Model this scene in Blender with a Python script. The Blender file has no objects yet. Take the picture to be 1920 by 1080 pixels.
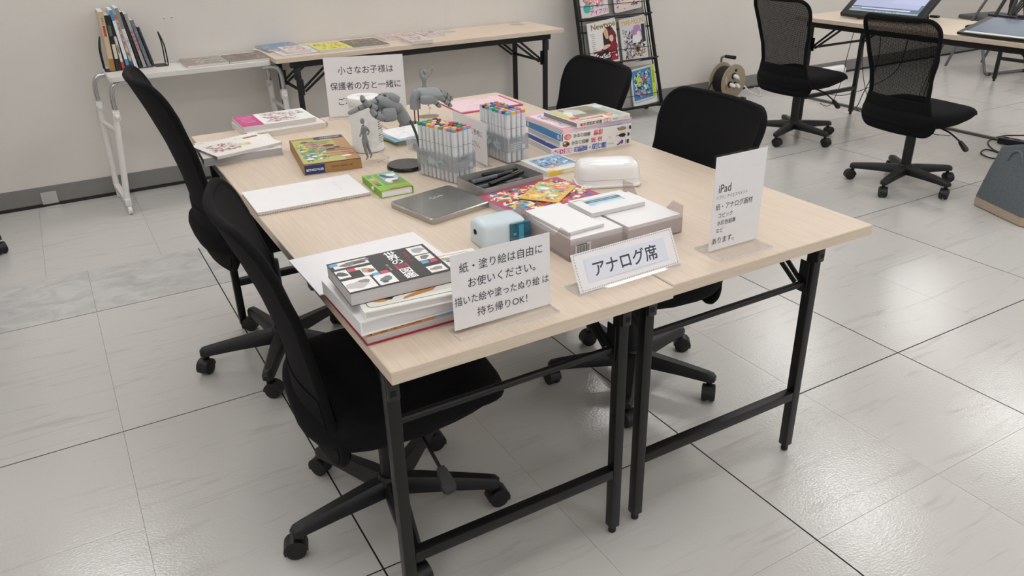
import bpy, bmesh, math, random
from mathutils import Vector, Matrix, Euler
random.seed(7)
PI = math.pi
SC = bpy.context.scene
COL = SC.collection

# ------------------------------------------------------------------ camera
CAM_POS = Vector((-0.3653, -1.0556, 1.3848))
PAN, TILT, ROLL, FPX = 0.5149, 0.4500, -0.0247, 1472.56
_f = Vector((math.sin(PAN) * math.cos(TILT), math.cos(PAN) * math.cos(TILT), -math.sin(TILT)))
_r = Vector((math.cos(PAN), -math.sin(PAN), 0))
_u = _r.cross(_f)
RT = _r * math.cos(ROLL) + _u * math.sin(ROLL)
UP = -_r * math.sin(ROLL) + _u * math.cos(ROLL)
FW = _f
cd = bpy.data.cameras.new('camera')
cam = bpy.data.objects.new('camera', cd)
COL.objects.link(cam)
m = Matrix((RT, UP, -FW)).transposed().to_4x4()
m.translation = CAM_POS
cam.matrix_world = m
cd.sensor_width = 36.0
cd.sensor_fit = 'HORIZONTAL'
cd.lens = 36.0 * FPX / 1920.0
cd.clip_start = 0.05
SC.camera = cam

# ------------------------------------------------------------------ world, exposure
world = bpy.data.worlds.new('room_ambient')
SC.world = world
world.use_nodes = True
world.node_tree.nodes['Background'].inputs[0].default_value = (1.0, 1.0, 1.0, 1)
world.node_tree.nodes['Background'].inputs[1].default_value = 0.36
SC.view_settings.view_transform = 'Standard'
SC.view_settings.look = 'None'
SC.view_settings.gamma = 1.0
SC.view_settings.exposure = 0.0
SC.view_settings.use_curve_mapping = False
LAMP_STRENGTH = 8.5
CEIL_Z = 2.62
LAMPS = [(x, y) for y, x0 in ((-7.2, 0.0), (-5.5, 0.99), (-3.75, 0.0), (-2.0, 0.99), (-0.25, 0.0), (1.58, 0.0), (3.25, 1.19)) for x in
         (x0 - 1.97, x0, x0 + 1.97, x0 + 3.94, x0 + 5.91, x0 + 7.88) if -2.2 < x < 8.6]  # rows far behind the camera are added to brighten sides facing it

H = 0.705      # table height


def at(u, v, z):
    """point where the photo pixel (1920x1080) meets the horizontal plane z"""
    d = RT * ((u - 960) / FPX) + UP * ((540 - v) / FPX) + FW
    return CAM_POS + d * ((z - CAM_POS.z) / d.z)


def aty(u, v, y):
    d = RT * ((u - 960) / FPX) + UP * ((540 - v) / FPX) + FW
    return CAM_POS + d * ((y - CAM_POS.y) / d.y)


# ------------------------------------------------------------------ colours and materials
def lin(h):
    if isinstance(h, str):
        h = h.lstrip('#')
        if len(h) == 3:
            h = ''.join(q * 2 for q in h)
        c = [int(h[i:i + 2], 16) / 255 for i in (0, 2, 4)]
    else:
        c = list(h)
    return tuple(x / 12.92 if x <= 0.04045 else ((x + 0.055) / 1.055) ** 2.4 for x in c)


MATS = {}


def mat(name, col='#808080', rough=0.5, metal=0.0, spec=0.5, nscale=40.0, namt=0.06, bump=0.0, bscale=200.0,
        stretch=(1, 1, 1), coat=0.0, emit=0.0):
    if name in MATS:
        return MATS[name]
    mt = bpy.data.materials.new(name)
    mt.use_nodes = True
    nt = mt.node_tree
    N, L = nt.nodes, nt.links
    b = N['Principled BSDF']
    c = lin(col)
    tc = N.new('ShaderNodeTexCoord')
    mp = N.new('ShaderNodeMapping')
    mp.inputs['Scale'].default_value = stretch
    L.new(tc.outputs['Object'], mp.inputs['Vector'])
    nz = N.new('ShaderNodeTexNoise')
    nz.inputs['Scale'].default_value = nscale
    nz.inputs['Detail'].default_value = 3
    L.new(mp.outputs[0], nz.inputs['Vector'])
    rp = N.new('ShaderNodeValToRGB')
    rp.color_ramp.elements[0].position = 0.3
    rp.color_ramp.elements[1].position = 0.7
    rp.color_ramp.elements[0].color = tuple(x * (1 - namt) for x in c) + (1,)
    rp.color_ramp.elements[1].color = tuple(min(1, x * (1 + namt)) for x in c) + (1,)
    L.new(nz.outputs['Fac'], rp.inputs[0])
    L.new(rp.outputs[0], b.inputs['Base Color'])
    b.inputs['Roughness'].default_value = rough
    b.inputs['Metallic'].default_value = metal
    b.inputs['Specular IOR Level'].default_value = spec
    b.inputs['Coat Weight'].default_value = coat
    b.inputs['Coat Roughness'].default_value = 0.08
    if bump:
        n2 = N.new('ShaderNodeTexNoise')
        n2.inputs['Scale'].default_value = bscale
        n2.inputs['Detail'].default_value = 2
        L.new(tc.outputs['Object'], n2.inputs['Vector'])
        bp = N.new('ShaderNodeBump')
        bp.inputs['Strength'].default_value = bump
        bp.inputs['Distance'].default_value = 0.002
        L.new(n2.outputs['Fac'], bp.inputs['Height'])
        L.new(bp.outputs[0], b.inputs['Normal'])
    if emit:
        L.new(rp.outputs[0], b.inputs['Emission Color'])
        b.inputs['Emission Strength'].default_value = emit
    MATS[name] = mt
    return mt


def clear_mat(name, tint='#ffffff', gloss=0.06, opac=0.004, rough=0.03, haze='#ffffff'):
    """thin clear plastic: see-through, fresnel gloss, a little body colour"""
    if name in MATS:
        return MATS[name]
    mt = bpy.data.materials.new(name)
    mt.use_nodes = True
    nt = mt.node_tree
    N, L = nt.nodes, nt.links
    N.remove(N['Principled BSDF'])
    out = N['Material Output']
    tr = N.new('ShaderNodeBsdfTransparent')
    tr.inputs[0].default_value = lin(tint) + (1,)
    df = N.new('ShaderNodeBsdfDiffuse')
    nz = N.new('ShaderNodeTexNoise')
    nz.inputs['Scale'].default_value = 30
    mx0 = N.new('ShaderNodeMixRGB')
    mx0.inputs[1].default_value = lin(haze) + (1,)
    mx0.inputs[2].default_value = tuple(x * 0.9 for x in lin(haze)) + (1,)
    L.new(nz.outputs['Fac'], mx0.inputs[0])
    L.new(mx0.outputs[0], df.inputs[0])
    m1 = N.new('ShaderNodeMixShader')
    m1.inputs[0].default_value = opac
    L.new(tr.outputs[0], m1.inputs[1])
    L.new(df.outputs[0], m1.inputs[2])
    gl = N.new('ShaderNodeBsdfGlossy')
    gl.inputs['Roughness'].default_value = rough
    lw = N.new('ShaderNodeLayerWeight')
    lw.inputs[0].default_value = 0.12
    mul = N.new('ShaderNodeMath')
    mul.operation = 'MULTIPLY_ADD'
    mul.inputs[1].default_value = 0.3
    mul.inputs[2].default_value = gloss * 0.12
    L.new(lw.outputs['Fresnel'], mul.inputs[0])
    m2 = N.new('ShaderNodeMixShader')
    L.new(mul.outputs[0], m2.inputs[0])
    L.new(m1.outputs[0], m2.inputs[1])
    L.new(gl.outputs[0], m2.inputs[2])
    L.new(m2.outputs[0], out.inputs[0])
    MATS[name] = mt
    return mt


def ink_mat(name='printed_ink', rough=0.42):
    """printed matter: reads the per-face print colour"""
    if name in MATS:
        return MATS[name]
    mt = bpy.data.materials.new(name)
    mt.use_nodes = True
    N, L = mt.node_tree.nodes, mt.node_tree.links
    b = N['Principled BSDF']
    a = N.new('ShaderNodeAttribute')
    a.attribute_name = 'ink'
    L.new(a.outputs['Color'], b.inputs['Base Color'])
    b.inputs['Roughness'].default_value = rough
    MATS[name] = mt
    return mt


def wood_mat(name='wood', st1=(14, 0.7, 14), st2=(160, 4.5, 160)):
    if name in MATS:
        return MATS[name]
    mt = mat(name, '#d9c8b5', 0.42, nscale=9, namt=0.035, stretch=st1)
    N, L = mt.node_tree.nodes, mt.node_tree.links
    b = N['Principled BSDF']
    old = b.inputs['Base Color'].links[0].from_socket
    tc = N.new('ShaderNodeTexCoord')
    mp = N.new('ShaderNodeMapping')
    mp.inputs['Scale'].default_value = st2
    L.new(tc.outputs['Object'], mp.inputs['Vector'])
    nz = N.new('ShaderNodeTexNoise')
    nz.inputs['Scale'].default_value = 1.6
    nz.inputs['Detail'].default_value = 4
    L.new(mp.outputs[0], nz.inputs['Vector'])
    rp = N.new('ShaderNodeValToRGB')
    rp.color_ramp.elements[0].position = 0.36
    rp.color_ramp.elements[0].color = (0.83, 0.78, 0.73, 1)
    rp.color_ramp.elements[1].position = 0.6
    rp.color_ramp.elements[1].color = (1, 1, 1, 1)
    L.new(nz.outputs['Fac'], rp.inputs[0])
    mx = N.new('ShaderNodeMixRGB')
    mx.blend_type = 'MULTIPLY'
    mx.inputs[0].default_value = 0.35
    L.new(old, mx.inputs[1])
    L.new(rp.outputs[0], mx.inputs[2])
    L.new(mx.outputs[0], b.inputs['Base Color'])
    return mt


def floor_mat(name, c0, c1, veins):
    mt = bpy.data.materials.new(name)
    mt.use_nodes = True
    N, L = mt.node_tree.nodes, mt.node_tree.links
    b = N['Principled BSDF']
    geo = N.new('ShaderNodeNewGeometry')
    oi = N.new('ShaderNodeObjectInfo')
    mp = N.new('ShaderNodeMapping')
    mp.inputs['Scale'].default_value = (1.3, 13.0, 1) if not veins else (3.2, 5.5, 1)
    mp.inputs['Rotation'].default_value = (0, 0, 0.35 if not veins else 0.55)
    L.new(geo.outputs['Position'], mp.inputs['Vector'])
    ad = N.new('ShaderNodeVectorMath')
    ad.operation = 'ADD'
    sc = N.new('ShaderNodeVectorMath')
    sc.operation = 'SCALE'
    sc.inputs[0].default_value = (17, 31, 5)
    L.new(oi.outputs['Random'], sc.inputs['Scale'])
    L.new(mp.outputs[0], ad.inputs[0])
    L.new(sc.outputs[0], ad.inputs[1])
    nz = N.new('ShaderNodeTexNoise')
    nz.inputs['Scale'].default_value = 2.3
    nz.inputs['Detail'].default_value = 8
    nz.inputs['Roughness'].default_value = 0.62
    nz.inputs['Distortion'].default_value = 0.9
    L.new(ad.outputs[0], nz.inputs['Vector'])
    rp = N.new('ShaderNodeValToRGB')
    e = rp.color_ramp.elements
    e[0].position, e[1].position = (0.30, 0.44) if not veins else (0.33, 0.62)
    e[0].color = lin(c1) + (1,)
    e[1].color = lin(c0) + (1,)
    L.new(nz.outputs['Fac'], rp.inputs[0])
    hv = N.new('ShaderNodeHueSaturation')
    ma = N.new('ShaderNodeMath')
    ma.operation = 'MULTIPLY_ADD'
    ma.inputs[1].default_value = 0.05
    ma.inputs[2].default_value = 0.975
    L.new(oi.outputs['Random'], ma.inputs[0])
    L.new(ma.outputs[0], hv.inputs['Value'])
    L.new(rp.outputs[0], hv.inputs['Color'])
    L.new(hv.outputs[0], b.inputs['Base Color'])
    b.inputs['Roughness'].default_value = 0.11
    b.inputs['Specular IOR Level'].default_value = 0.7
    n2 = N.new('ShaderNodeTexNoise')
    n2.inputs['Scale'].default_value = 120
    n2.inputs['Detail'].default_value = 2.5
    mp2 = N.new('ShaderNodeMapping')
    mp2.inputs['Scale'].default_value = (1, 1.7, 1)
    L.new(geo.outputs['Position'], mp2.inputs['Vector'])
    L.new(mp2.outputs[0], n2.inputs['Vector'])
    bp = N.new('ShaderNodeBump')
    bp.inputs['Strength'].default_value = 0.2
    bp.inputs['Distance'].default_value = 0.003
    L.new(n2.outputs['Fac'], bp.inputs['Height'])
    L.new(bp.outputs[0], b.inputs['Normal'])
    MATS[name] = mt
    return mt


def net_mat(name, opac):
    """black chair mesh: a fine woven net with real holes between its threads"""
    if name in MATS:
        return MATS[name]
    mt = bpy.data.materials.new(name)
    mt.use_nodes = True
    N, L = mt.node_tree.nodes, mt.node_tree.links
    b = N['Principled BSDF']
    b.inputs['Base Color'].default_value = lin('#0b0b0c') + (1,)
    b.inputs['Roughness'].default_value = 0.8
    b.inputs['Specular IOR Level'].default_value = 0.1
    out = N['Material Output']
    tc = N.new('ShaderNodeTexCoord')
    sx = N.new('ShaderNodeSeparateXYZ')
    L.new(tc.outputs['Object'], sx.inputs[0])

    def thread(sock):
        k = N.new('ShaderNodeMath')
        k.operation = 'MULTIPLY'
        k.inputs[1].default_value = 2 * PI / 0.0042
        L.new(sock, k.inputs[0])
        s = N.new('ShaderNodeMath')
        s.operation = 'SINE'
        L.new(k.outputs[0], s.inputs[0])
        return s.outputs[0]
    mxm = N.new('ShaderNodeMath')
    mxm.operation = 'MAXIMUM'
    L.new(thread(sx.outputs['Y']), mxm.inputs[0])
    L.new(thread(sx.outputs['Z']), mxm.inputs[1])
    gt = N.new('ShaderNodeMath')
    gt.operation = 'GREATER_THAN'
    gt.inputs[1].default_value = opac
    L.new(mxm.outputs[0], gt.inputs[0])
    tr = N.new('ShaderNodeBsdfTransparent')
    ms = N.new('ShaderNodeMixShader')
    L.new(gt.outputs[0], ms.inputs[0])
    L.new(tr.outputs[0], ms.inputs[1])
    L.new(b.outputs[0], ms.inputs[2])
    L.new(ms.outputs[0], out.inputs[0])
    MATS[name] = mt
    return mt


BLACK_METAL = mat('black_metal', '#0e0f10', 0.42, 0.0, 0.4, namt=0.05)
BLACK_PLASTIC = mat('black_plastic', '#0e0f12', 0.45, bump=0.08, bscale=500)
BLACK_FABRIC = mat('black_fabric', '#101012', 0.9, spec=0.2, nscale=600, namt=0.35, bump=0.35, bscale=900)
DARK_RUBBER = mat('dark_rubber', '#0f0f10', 0.6)
CHROME = mat('chrome', '#c9c9cc', 0.18, 1.0, namt=0.02)
WHITE_PLASTIC = mat('white_plastic', '#ecebea', 0.35, namt=0.01)
WHITE_METAL = mat('white_metal', '#e4e1dc', 0.35, namt=0.02)
PAPER = mat('white_paper', '#eceaec', 0.65, namt=0.01)
PAGES = mat('book_pages', '#d9d5d2', 0.8, nscale=4, namt=0.10, stretch=(1, 1, 180))
CLEAR = clear_mat('clear_acrylic')
WOOD = wood_mat()
WOOD_X = wood_mat('wood_edge', (0.7, 14, 14), (4.5, 160, 160))
INK = ink_mat()


# ------------------------------------------------------------------ mesh helpers
def new_bm():
    return bmesh.new()


def box(bm, c, s, bev=0.0, rot=None, seg=2):
    r = bmesh.ops.create_cube(bm, size=1.0)
    vs = r['verts']
    bmesh.ops.scale(bm, vec=Vector(s), verts=vs)
    if bev > 0:
        es = list({e for v in vs for e in v.link_edges})
        rr = bmesh.ops.bevel(bm, geom=es, offset=bev, segments=seg, affect='EDGES', profile=0.5)
        vs = list({v for f in rr['faces'] for v in f.verts} | {v for v in vs if v.is_valid})
    if rot:
        bmesh.ops.rotate(bm, cent=(0, 0, 0), matrix=Euler(rot).to_matrix(), verts=vs)
    bmesh.ops.translate(bm, vec=Vector(c), verts=vs)
    return vs


def loft(bm, rings, cap=True, closed=False):
    vr = [[bm.verts.new(p) for p in r] for r in rings]
    n = len(vr[0])
    k = len(vr)
    for i in range(k if closed else k - 1):
        a, b = vr[i], vr[(i + 1) % k]
        for j in range(n):
            bm.faces.new((a[j], a[(j + 1) % n], b[(j + 1) % n], b[j]))
    if cap and not closed:
        bm.faces.new(list(reversed(vr[0])))
        bm.faces.new(vr[-1])
    return vr


def frames(pts, closed=False):
    pts = [Vector(p) for p in pts]
    n = len(pts)
    T = []
    for i in range(n):
        if closed:
            t = pts[(i + 1) % n] - pts[i - 1]
        else:
            t = pts[min(i + 1, n - 1)] - pts[max(i - 1, 0)]
        T.append(t.normalized() if t.length > 1e-9 else Vector((0, 0, 1)))
    a = Vector((0, 0, 1)) if abs(T[0].z) < 0.9 else Vector((1, 0, 0))
    nrm = (a - T[0] * a.dot(T[0])).normalized()
    out = []
    for i in range(n):
        if i:
            q = T[i - 1].rotation_difference(T[i])
            nrm = (q @ nrm)
            nrm = (nrm - T[i] * nrm.dot(T[i])).normalized()
        out.append((pts[i], T[i], nrm, T[i].cross(nrm)))
    return out


def tube(bm, pts, r, seg=8, closed=False, sx=1.0, sy=1.0):
    fr = frames(pts, closed)
    rs = r if isinstance(r, (list, tuple)) else [r] * len(fr)
    rings = []
    for (p, t, n, b), rr in zip(fr, rs):
        rings.append([p + n * (math.cos(2 * PI * k / seg) * rr * sx) + b * (math.sin(2 * PI * k / seg) * rr * sy)
                      for k in range(seg)])
    loft(bm, rings, cap=not closed, closed=closed)


def cyl(bm, p0, p1, r0, r1=None, seg=16):
    tube(bm, [p0, p1], [r0, r0 if r1 is None else r1], seg)


def smooth_path(ctrl, n=6, closed=False):
    c = [Vector(p) for p in ctrl]
    m_ = len(c)
    out = []
    rng = m_ if closed else m_ - 1
    for i in range(rng):
        p0 = c[i - 1] if (closed or i > 0) else c[i]
        p1, p2 = c[i], c[(i + 1) % m_]
        p3 = c[(i + 2) % m_] if (closed or i + 2 < m_) else c[min(i + 1, m_ - 1)]
        for k in range(n):
            t = k / n
            out.append(0.5 * ((2 * p1) + (p2 - p0) * t + (2 * p0 - 5 * p1 + 4 * p2 - p3) * t * t
                              + (3 * p1 - p0 - 3 * p2 + p3) * t ** 3))
    if not closed:
        out.append(c[-1])
    return out


def lathe(bm, prof, seg=24, c=(0, 0, 0)):
    c = Vector(c)
    rings = [[c + Vector((max(r, 1e-5) * math.cos(2 * PI * k / seg), max(r, 1e-5) * math.sin(2 * PI * k / seg), z))
              for k in range(seg)] for r, z in prof]
    loft(bm, rings)


def capsule(bm, p0, p1, r0, r1, seg=10, sq=1.0):
    """tapered segment with rounded ends"""
    p0, p1 = Vector(p0), Vector(p1)
    d = (p1 - p0).normalized()
    pts, rs = [], []
    for a in (-75, -45, -15):
        a = math.radians(a)
        pts.append(p0 + d * (r0 * math.sin(a)))
        rs.append(r0 * math.cos(a))
    for a in (15, 45, 75):
        a = math.radians(a)
        pts.append(p1 + d * (r1 * math.sin(a)))
        rs.append(r1 * math.cos(a))
    tube(bm, pts, rs, seg, sy=sq)


def rrect(w, h, r, n=4):
    pts = []
    for cx, cy, a0 in ((w / 2 - r, h / 2 - r, 0), (-w / 2 + r, h / 2 - r, 90), (-w / 2 + r, -h / 2 + r, 180), (w / 2 - r, -h / 2 + r, 270)):
        for k in range(n + 1):
            a = math.radians(a0 + 90 * k / n)
            pts.append((cx + r * math.cos(a), cy + r * math.sin(a)))
    return pts


def slab(bm, outline, z0, z1):
    loft(bm, [[Vector((x, y, z0)) for x, y in outline], [Vector((x, y, z1)) for x, y in outline]])


# ------------------------------------------------------------------ object helpers
def link(name, me, material, parent=None, loc=None, rot=None, mtx=None):
    o = bpy.data.objects.new(name, me)
    COL.objects.link(o)
    if material is not None and not me.materials:
        me.materials.append(material)
    if parent is not None:
        o.parent = parent
    if mtx is not None:
        o.matrix_local = mtx
    else:
        if loc is not None:
            o.location = loc
        if rot is not None:
            o.rotation_euler = rot
    return o


def part(name, bm, material, parent=None, loc=None, rot=None, smooth=True, mtx=None, angle=40):
    me = bpy.data.meshes.new(name)
    bmesh.ops.recalc_face_normals(bm, faces=bm.faces[:])
    bm.to_mesh(me)
    bm.free()
    if smooth:
        me.polygons.foreach_set('use_smooth', [True] * len(me.polygons))
        me.set_sharp_from_angle(angle=math.radians(angle))
    return link(name, me, material, parent, loc, rot, mtx)


def tag(o, label, cat, group=None):
    o['label'] = label
    o['category'] = cat
    if group:
        o['group'] = group
    return o


def thing(name, label, cat, loc=(0, 0, 0), rotz=0.0, group=None):
    o = bpy.data.objects.new(name, None)
    o.empty_display_size = 0.05
    COL.objects.link(o)
    o.location = loc
    o.rotation_euler = (0, 0, rotz)
    return tag(o, label, cat, group)


def struct(name, bm, material, parent=None, smooth=False):
    o = part(name, bm, material, parent, smooth=smooth)
    if parent is None:
        o['kind'] = 'structure'
    return o


def copy_tree(o, parent=None):
    c = o.copy()
    COL.objects.link(c)
    c.parent = parent
    for ch in list(o.children):
        copy_tree(ch, c)
    return c


# ------------------------------------------------------------------ print (flat lettering and cover art)
_text_cache = {}


def glyphs(s, bold=0.0):
    key = (s, bold)
    if key in _text_cache:
        return _text_cache[key]
    cu = bpy.data.curves.new('txt', 'FONT')
    cu.body = s
    cu.size = 1.0
    cu.offset = bold
    cu.resolution_u = 3
    cu.fill_mode = 'FRONT'
    ob = bpy.data.objects.new('txt', cu)
    COL.objects.link(ob)
    dg = bpy.context.evaluated_depsgraph_get()
    dg.update()
    me = bpy.data.meshes.new_from_object(ob.evaluated_get(dg))
    vs = [tuple(v.co[:2]) for v in me.vertices]
    fs = [tuple(p.vertices) for p in me.polygons]
    bpy.data.objects.remove(ob)
    bpy.data.curves.remove(cu)
    bpy.data.meshes.remove(me)
    _text_cache[key] = (vs, fs)
    return vs, fs


class Print:
    """flat print in its own x/y plane (metres, origin in the middle)"""

    def __init__(self):
        self.v, self.f, self.c, self.k = [], [], [], 0

    def _add(self, vs, fs, col, layers=1):
        b = len(self.v)
        n = len(vs) // layers
        z = self.k
        self.k += layers
        self.v += [(x, y, z + (i // n)) for i, (x, y) in enumerate(vs)]
        self.f += [tuple(i + b for i in f) for f in fs]
        self.c += [lin(col)] * len(fs)
        return self

    def poly(self, pts, col):
        return self._add(pts, [tuple(range(len(pts)))], col)

    def rect(self, cx, cy, w, h, col, rot=0, r=0):
        pts = rrect(w, h, r, 3) if r else [(-w / 2, -h / 2), (w / 2, -h / 2), (w / 2, h / 2), (-w / 2, h / 2)]
        a = math.radians(rot)
        return self.poly([(cx + x * math.cos(a) - y * math.sin(a), cy + x * math.sin(a) + y * math.cos(a)) for x, y in pts], col)

    def frame(self, cx, cy, w, h, t, col, r=0.004):
        o, i = rrect(w, h, r, 3), rrect(w - 2 * t, h - 2 * t, max(r - t, 0.0005), 3)
        n = len(o)
        vs = [(cx + x, cy + y) for x, y in o + i]
        return self._add(vs, [(k, (k + 1) % n, n + (k + 1) % n, n + k) for k in range(n)], col)

    def ell(self, cx, cy, rx, ry, col, rot=0, n=18, wob=0.0, seed=0):
        rd = random.Random(seed + int(cx * 9973) + int(cy * 7919))
        a0 = math.radians(rot)
        ph = [rd.uniform(0, 6.28) for _ in range(3)]
        pts = []
        for k in range(n):
            a = 2 * PI * k / n
            q = 1 + wob * (math.sin(2 * a + ph[0]) * 0.5 + math.sin(3 * a + ph[1]) * 0.5 + 0.4 * math.sin(5 * a + ph[2]))
            x, y = rx * math.cos(a) * q, ry * math.sin(a) * q
            pts.append((cx + x * math.cos(a0) - y * math.sin(a0), cy + x * math.sin(a0) + y * math.cos(a0)))
        return self.poly(pts, col)

    def splash(self, w, h, cols, n, smin, smax, seed=0, cx=0, cy=0):
        rd = random.Random(seed)
        for _ in range(n):
            rx = rd.uniform(smin, smax)
            ry = rx * rd.uniform(0.2, 0.75)
            x = rd.uniform(-w / 2 + rx * 1.1, w / 2 - rx * 1.1)
            y = rd.uniform(-h / 2 + rx * 1.1, h / 2 - rx * 1.1)
            self.ell(cx + x, cy + y, rx, ry, rd.choice(cols), rd.uniform(0, 180), 11, 0.42, rd.randint(0, 999))
        return self

    def text(self, s, x, y, size, col='#2b2b33', rot=0, align='C', bold=0.0, sx=1.0, skew=0.0):
        vs, fs = glyphs(s)
        if bold:
            dd = bold * 0.7
            nv = len(vs)
            vs = [(a + ox_, b + oy_) for ox_, oy_ in ((0, 0), (dd, 0), (-dd, 0), (0, dd), (0, -dd)) for a, b in vs]
            fs = [tuple(i + nv * k for i in f) for k in range(5) for f in fs]
        if not vs:
            return self
        x0, x1 = min(v[0] for v in vs), max(v[0] for v in vs)
        y0, y1 = min(v[1] for v in vs), max(v[1] for v in vs)
        ox = {'C': (x0 + x1) / 2, 'L': x0, 'R': x1}[align]
        oy = (y0 + y1) / 2
        a = math.radians(rot)
        pts = []
        for px, py in vs:
            qx, qy = (px - ox) * size * sx, (py - oy) * size
            qx += skew * qy
            pts.append((x + qx * math.cos(a) - qy * math.sin(a), y + qx * math.sin(a) + qy * math.cos(a)))
        return self._add(pts, fs, col, 5 if bold else 1)

    def vtext(self, s, x, y, size, col, step=None, rot=0, bold=0.0):
        """vertical writing: first character at (x, y), the rest below it (turned by rot)"""
        a = math.radians(rot)
        st = step or size
        for i, ch in enumerate(s):
            dx, dy = 0, -st * i
            if ch.strip():
                self.text(ch, x + dx * math.cos(a) - dy * math.sin(a), y + dx * math.sin(a) + dy * math.cos(a), size, col, rot, bold=bold)
        return self

    def build(self, name, parent, mtx=None, loc=None, rot=None, material=None):
        me = bpy.data.meshes.new(name)
        dz = min(0.000012, 0.0007 / max(1, self.k))      # ink layers stay paper thin
        me.from_pydata([(x, y, z * dz) for x, y, z in self.v], [], self.f)
        at_ = me.attributes.new('ink', 'FLOAT_COLOR', 'FACE')
        at_.data.foreach_set('color', [q for c in self.c for q in (c[0], c[1], c[2], 1.0)])
        return link(name, me, material or INK, parent, loc, rot, mtx)


def plane_mtx(origin, ux, uy):
    ux, uy = Vector(ux).normalized(), Vector(uy).normalized()
    n = ux.cross(uy)
    m_ = Matrix((ux, uy, n)).transposed().to_4x4()
    m_.translation = Vector(origin)
    return m_

# ================================================================== THE SETTING
WALL_Y = 3.67
X0, X1, Y0 = -3.4, 9.0, -8.4
G = 0.465          # tile pitch
bm = new_bm()
box(bm, ((X0 + X1) / 2, (Y0 + WALL_Y) / 2, -0.0260), (X1 - X0, WALL_Y - Y0, 0.05))
floor = struct('floor', bm, mat('floor_joint', '#100e0d', 0.9))
TILE = floor_mat('vinyl_tile', '#cac8c4', '#bab7b2', False)
TILE_B = floor_mat('marbled_tile', '#cacac9', '#b5b4b3', True)
tile_meshes = {}


def tile_mesh(sx, sy, material):
    k = (round(sx, 4), round(sy, 4), material.name)
    if k not in tile_meshes:
        b = new_bm()
        box(b, (0, 0, -0.0005), (sx, sy, 0.001))
        me = bpy.data.meshes.new('tile')
        b.to_mesh(me)
        b.free()
        me.materials.append(material)
        tile_meshes[k] = me
    return tile_meshes[k]


def axis(lines, lo, hi):
    return [v for v in lines if lo <= v <= hi]


XL = [0.035 + G * k for k in range(-8, 21)]
YL = [0.295 + 0.46 * k for k in range(-18, 6)]
near, far = [], []
for j in range(len(YL)):
    y0 = YL[j]
    row_m = abs(y0 - 2.135) < 0.03
    y1 = YL[j + 1] if j + 1 < len(YL) else WALL_Y
    shift = -0.16 if y0 > 2.4 else 0.0
    for i in range(len(XL) - 1):
        x0, x1 = XL[i] + shift, XL[i + 1] + shift
        marble = row_m and x1 < 1.2
        # the wide dark joints of the raised floor fall on every second line
        gx0 = 0.0023 if (i - 8) % 2 == 0 and y0 < 2.4 else 0.0004
        gx1 = 0.0023 if (i + 1 - 8) % 2 == 0 and y0 < 2.4 else 0.0004
        gy0 = 0.0023 if (j - 18) % 2 == 0 and y0 < 2.3 else 0.0004
        gy1 = 0.0023 if (j + 1 - 18) % 2 == 0 and y1 < 2.3 else 0.0004
        a, b_, c, d = x0 + gx0, x1 - gx1, y0 + gy0, min(y1 - gy1, WALL_Y)
        if a < X0 or b_ > X1 or d < Y0:
            continue
        rec = (a, b_, c, d, marble)
        cx, cy = (a + b_) / 2, (c + d) / 2
        q = Vector((cx, cy, 0)) - CAM_POS
        dz = q.dot(FW)
        uu = 960 + FPX * q.dot(RT) / dz if dz > 0.2 else -9999
        vv = 540 - FPX * q.dot(UP) / dz if dz > 0.2 else 9999
        (near if (-350 < uu < 2300 and vv < 1500) else far).append(rec)
for (a, b_, c, d, mb) in near[:300]:
    o = link('tile', tile_mesh(b_ - a, d - c, TILE_B if mb else TILE), None, floor, loc=((a + b_) / 2, (c + d) / 2, 0.0))
bm = new_bm()
for (a, b_, c, d, mb) in far + near[300:]:
    box(bm, ((a + b_) / 2, (c + d) / 2, -0.0005), (b_ - a, d - c, 0.001))
o = part('outer_tiles', bm, TILE, floor, smooth=False)
o['kind'] = 'stuff'

WALL = mat('wall_paper', '#dfdad4', 0.85, spec=0.2, nscale=3, namt=0.012, bump=0.10, bscale=260)
bm = new_bm()
box(bm, ((X0 + X1) / 2, WALL_Y + 0.05, CEIL_Z / 2), (X1 - X0, 0.1, CEIL_Z))
struct('wall_back', bm, WALL)
bm = new_bm()
box(bm, (X0 - 0.05, (Y0 + WALL_Y) / 2, CEIL_Z / 2), (0.1, WALL_Y - Y0, CEIL_Z))
struct('wall_left', bm, WALL)
bm = new_bm()
box(bm, (X1 + 0.05, (Y0 + WALL_Y) / 2, CEIL_Z / 2), (0.1, WALL_Y - Y0, CEIL_Z))
struct('wall_right', bm, WALL)
bm = new_bm()
box(bm, ((X0 + X1) / 2, (Y0 + WALL_Y) / 2, CEIL_Z + 0.05), (X1 - X0 + 0.2, WALL_Y - Y0 + 0.2, 0.1))
struct('ceiling', bm, mat('ceiling_board', '#e4e2de', 0.9))
GREY_VINYL = mat('grey_skirting', '#82807e', 0.5, namt=0.03)
bm = new_bm()
box(bm, ((X0 + X1) / 2, WALL_Y - 0.004, 0.062), (X1 - X0, 0.008, 0.092), 0.002)
bb = struct('baseboard_back', bm, GREY_VINYL)
bm = new_bm()
box(bm, ((X0 + X1) / 2, WALL_Y - 0.006, 0.008), (X1 - X0, 0.012, 0.016))
part('dark_edge', bm, mat('skirting_edge', '#1e1e20', 0.6), bb, smooth=False)
# small strip of clear tape over the skirting
bm = new_bm()
tp = aty(95, 378, WALL_Y - 0.012)
box(bm, (tp.x, WALL_Y - 0.0135, 0.047), (0.075, 0.001, 0.066))
box(bm, (tp.x + 0.012, WALL_Y - 0.035, 0.0012), (0.075, 0.045, 0.001))
tag(part('tape_strip', bm, clear_mat('frosted_tape', opac=0.55, haze='#e6e4df'), smooth=False),
    'short strip of translucent tape across the grey skirting at far left', 'tape')

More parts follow.
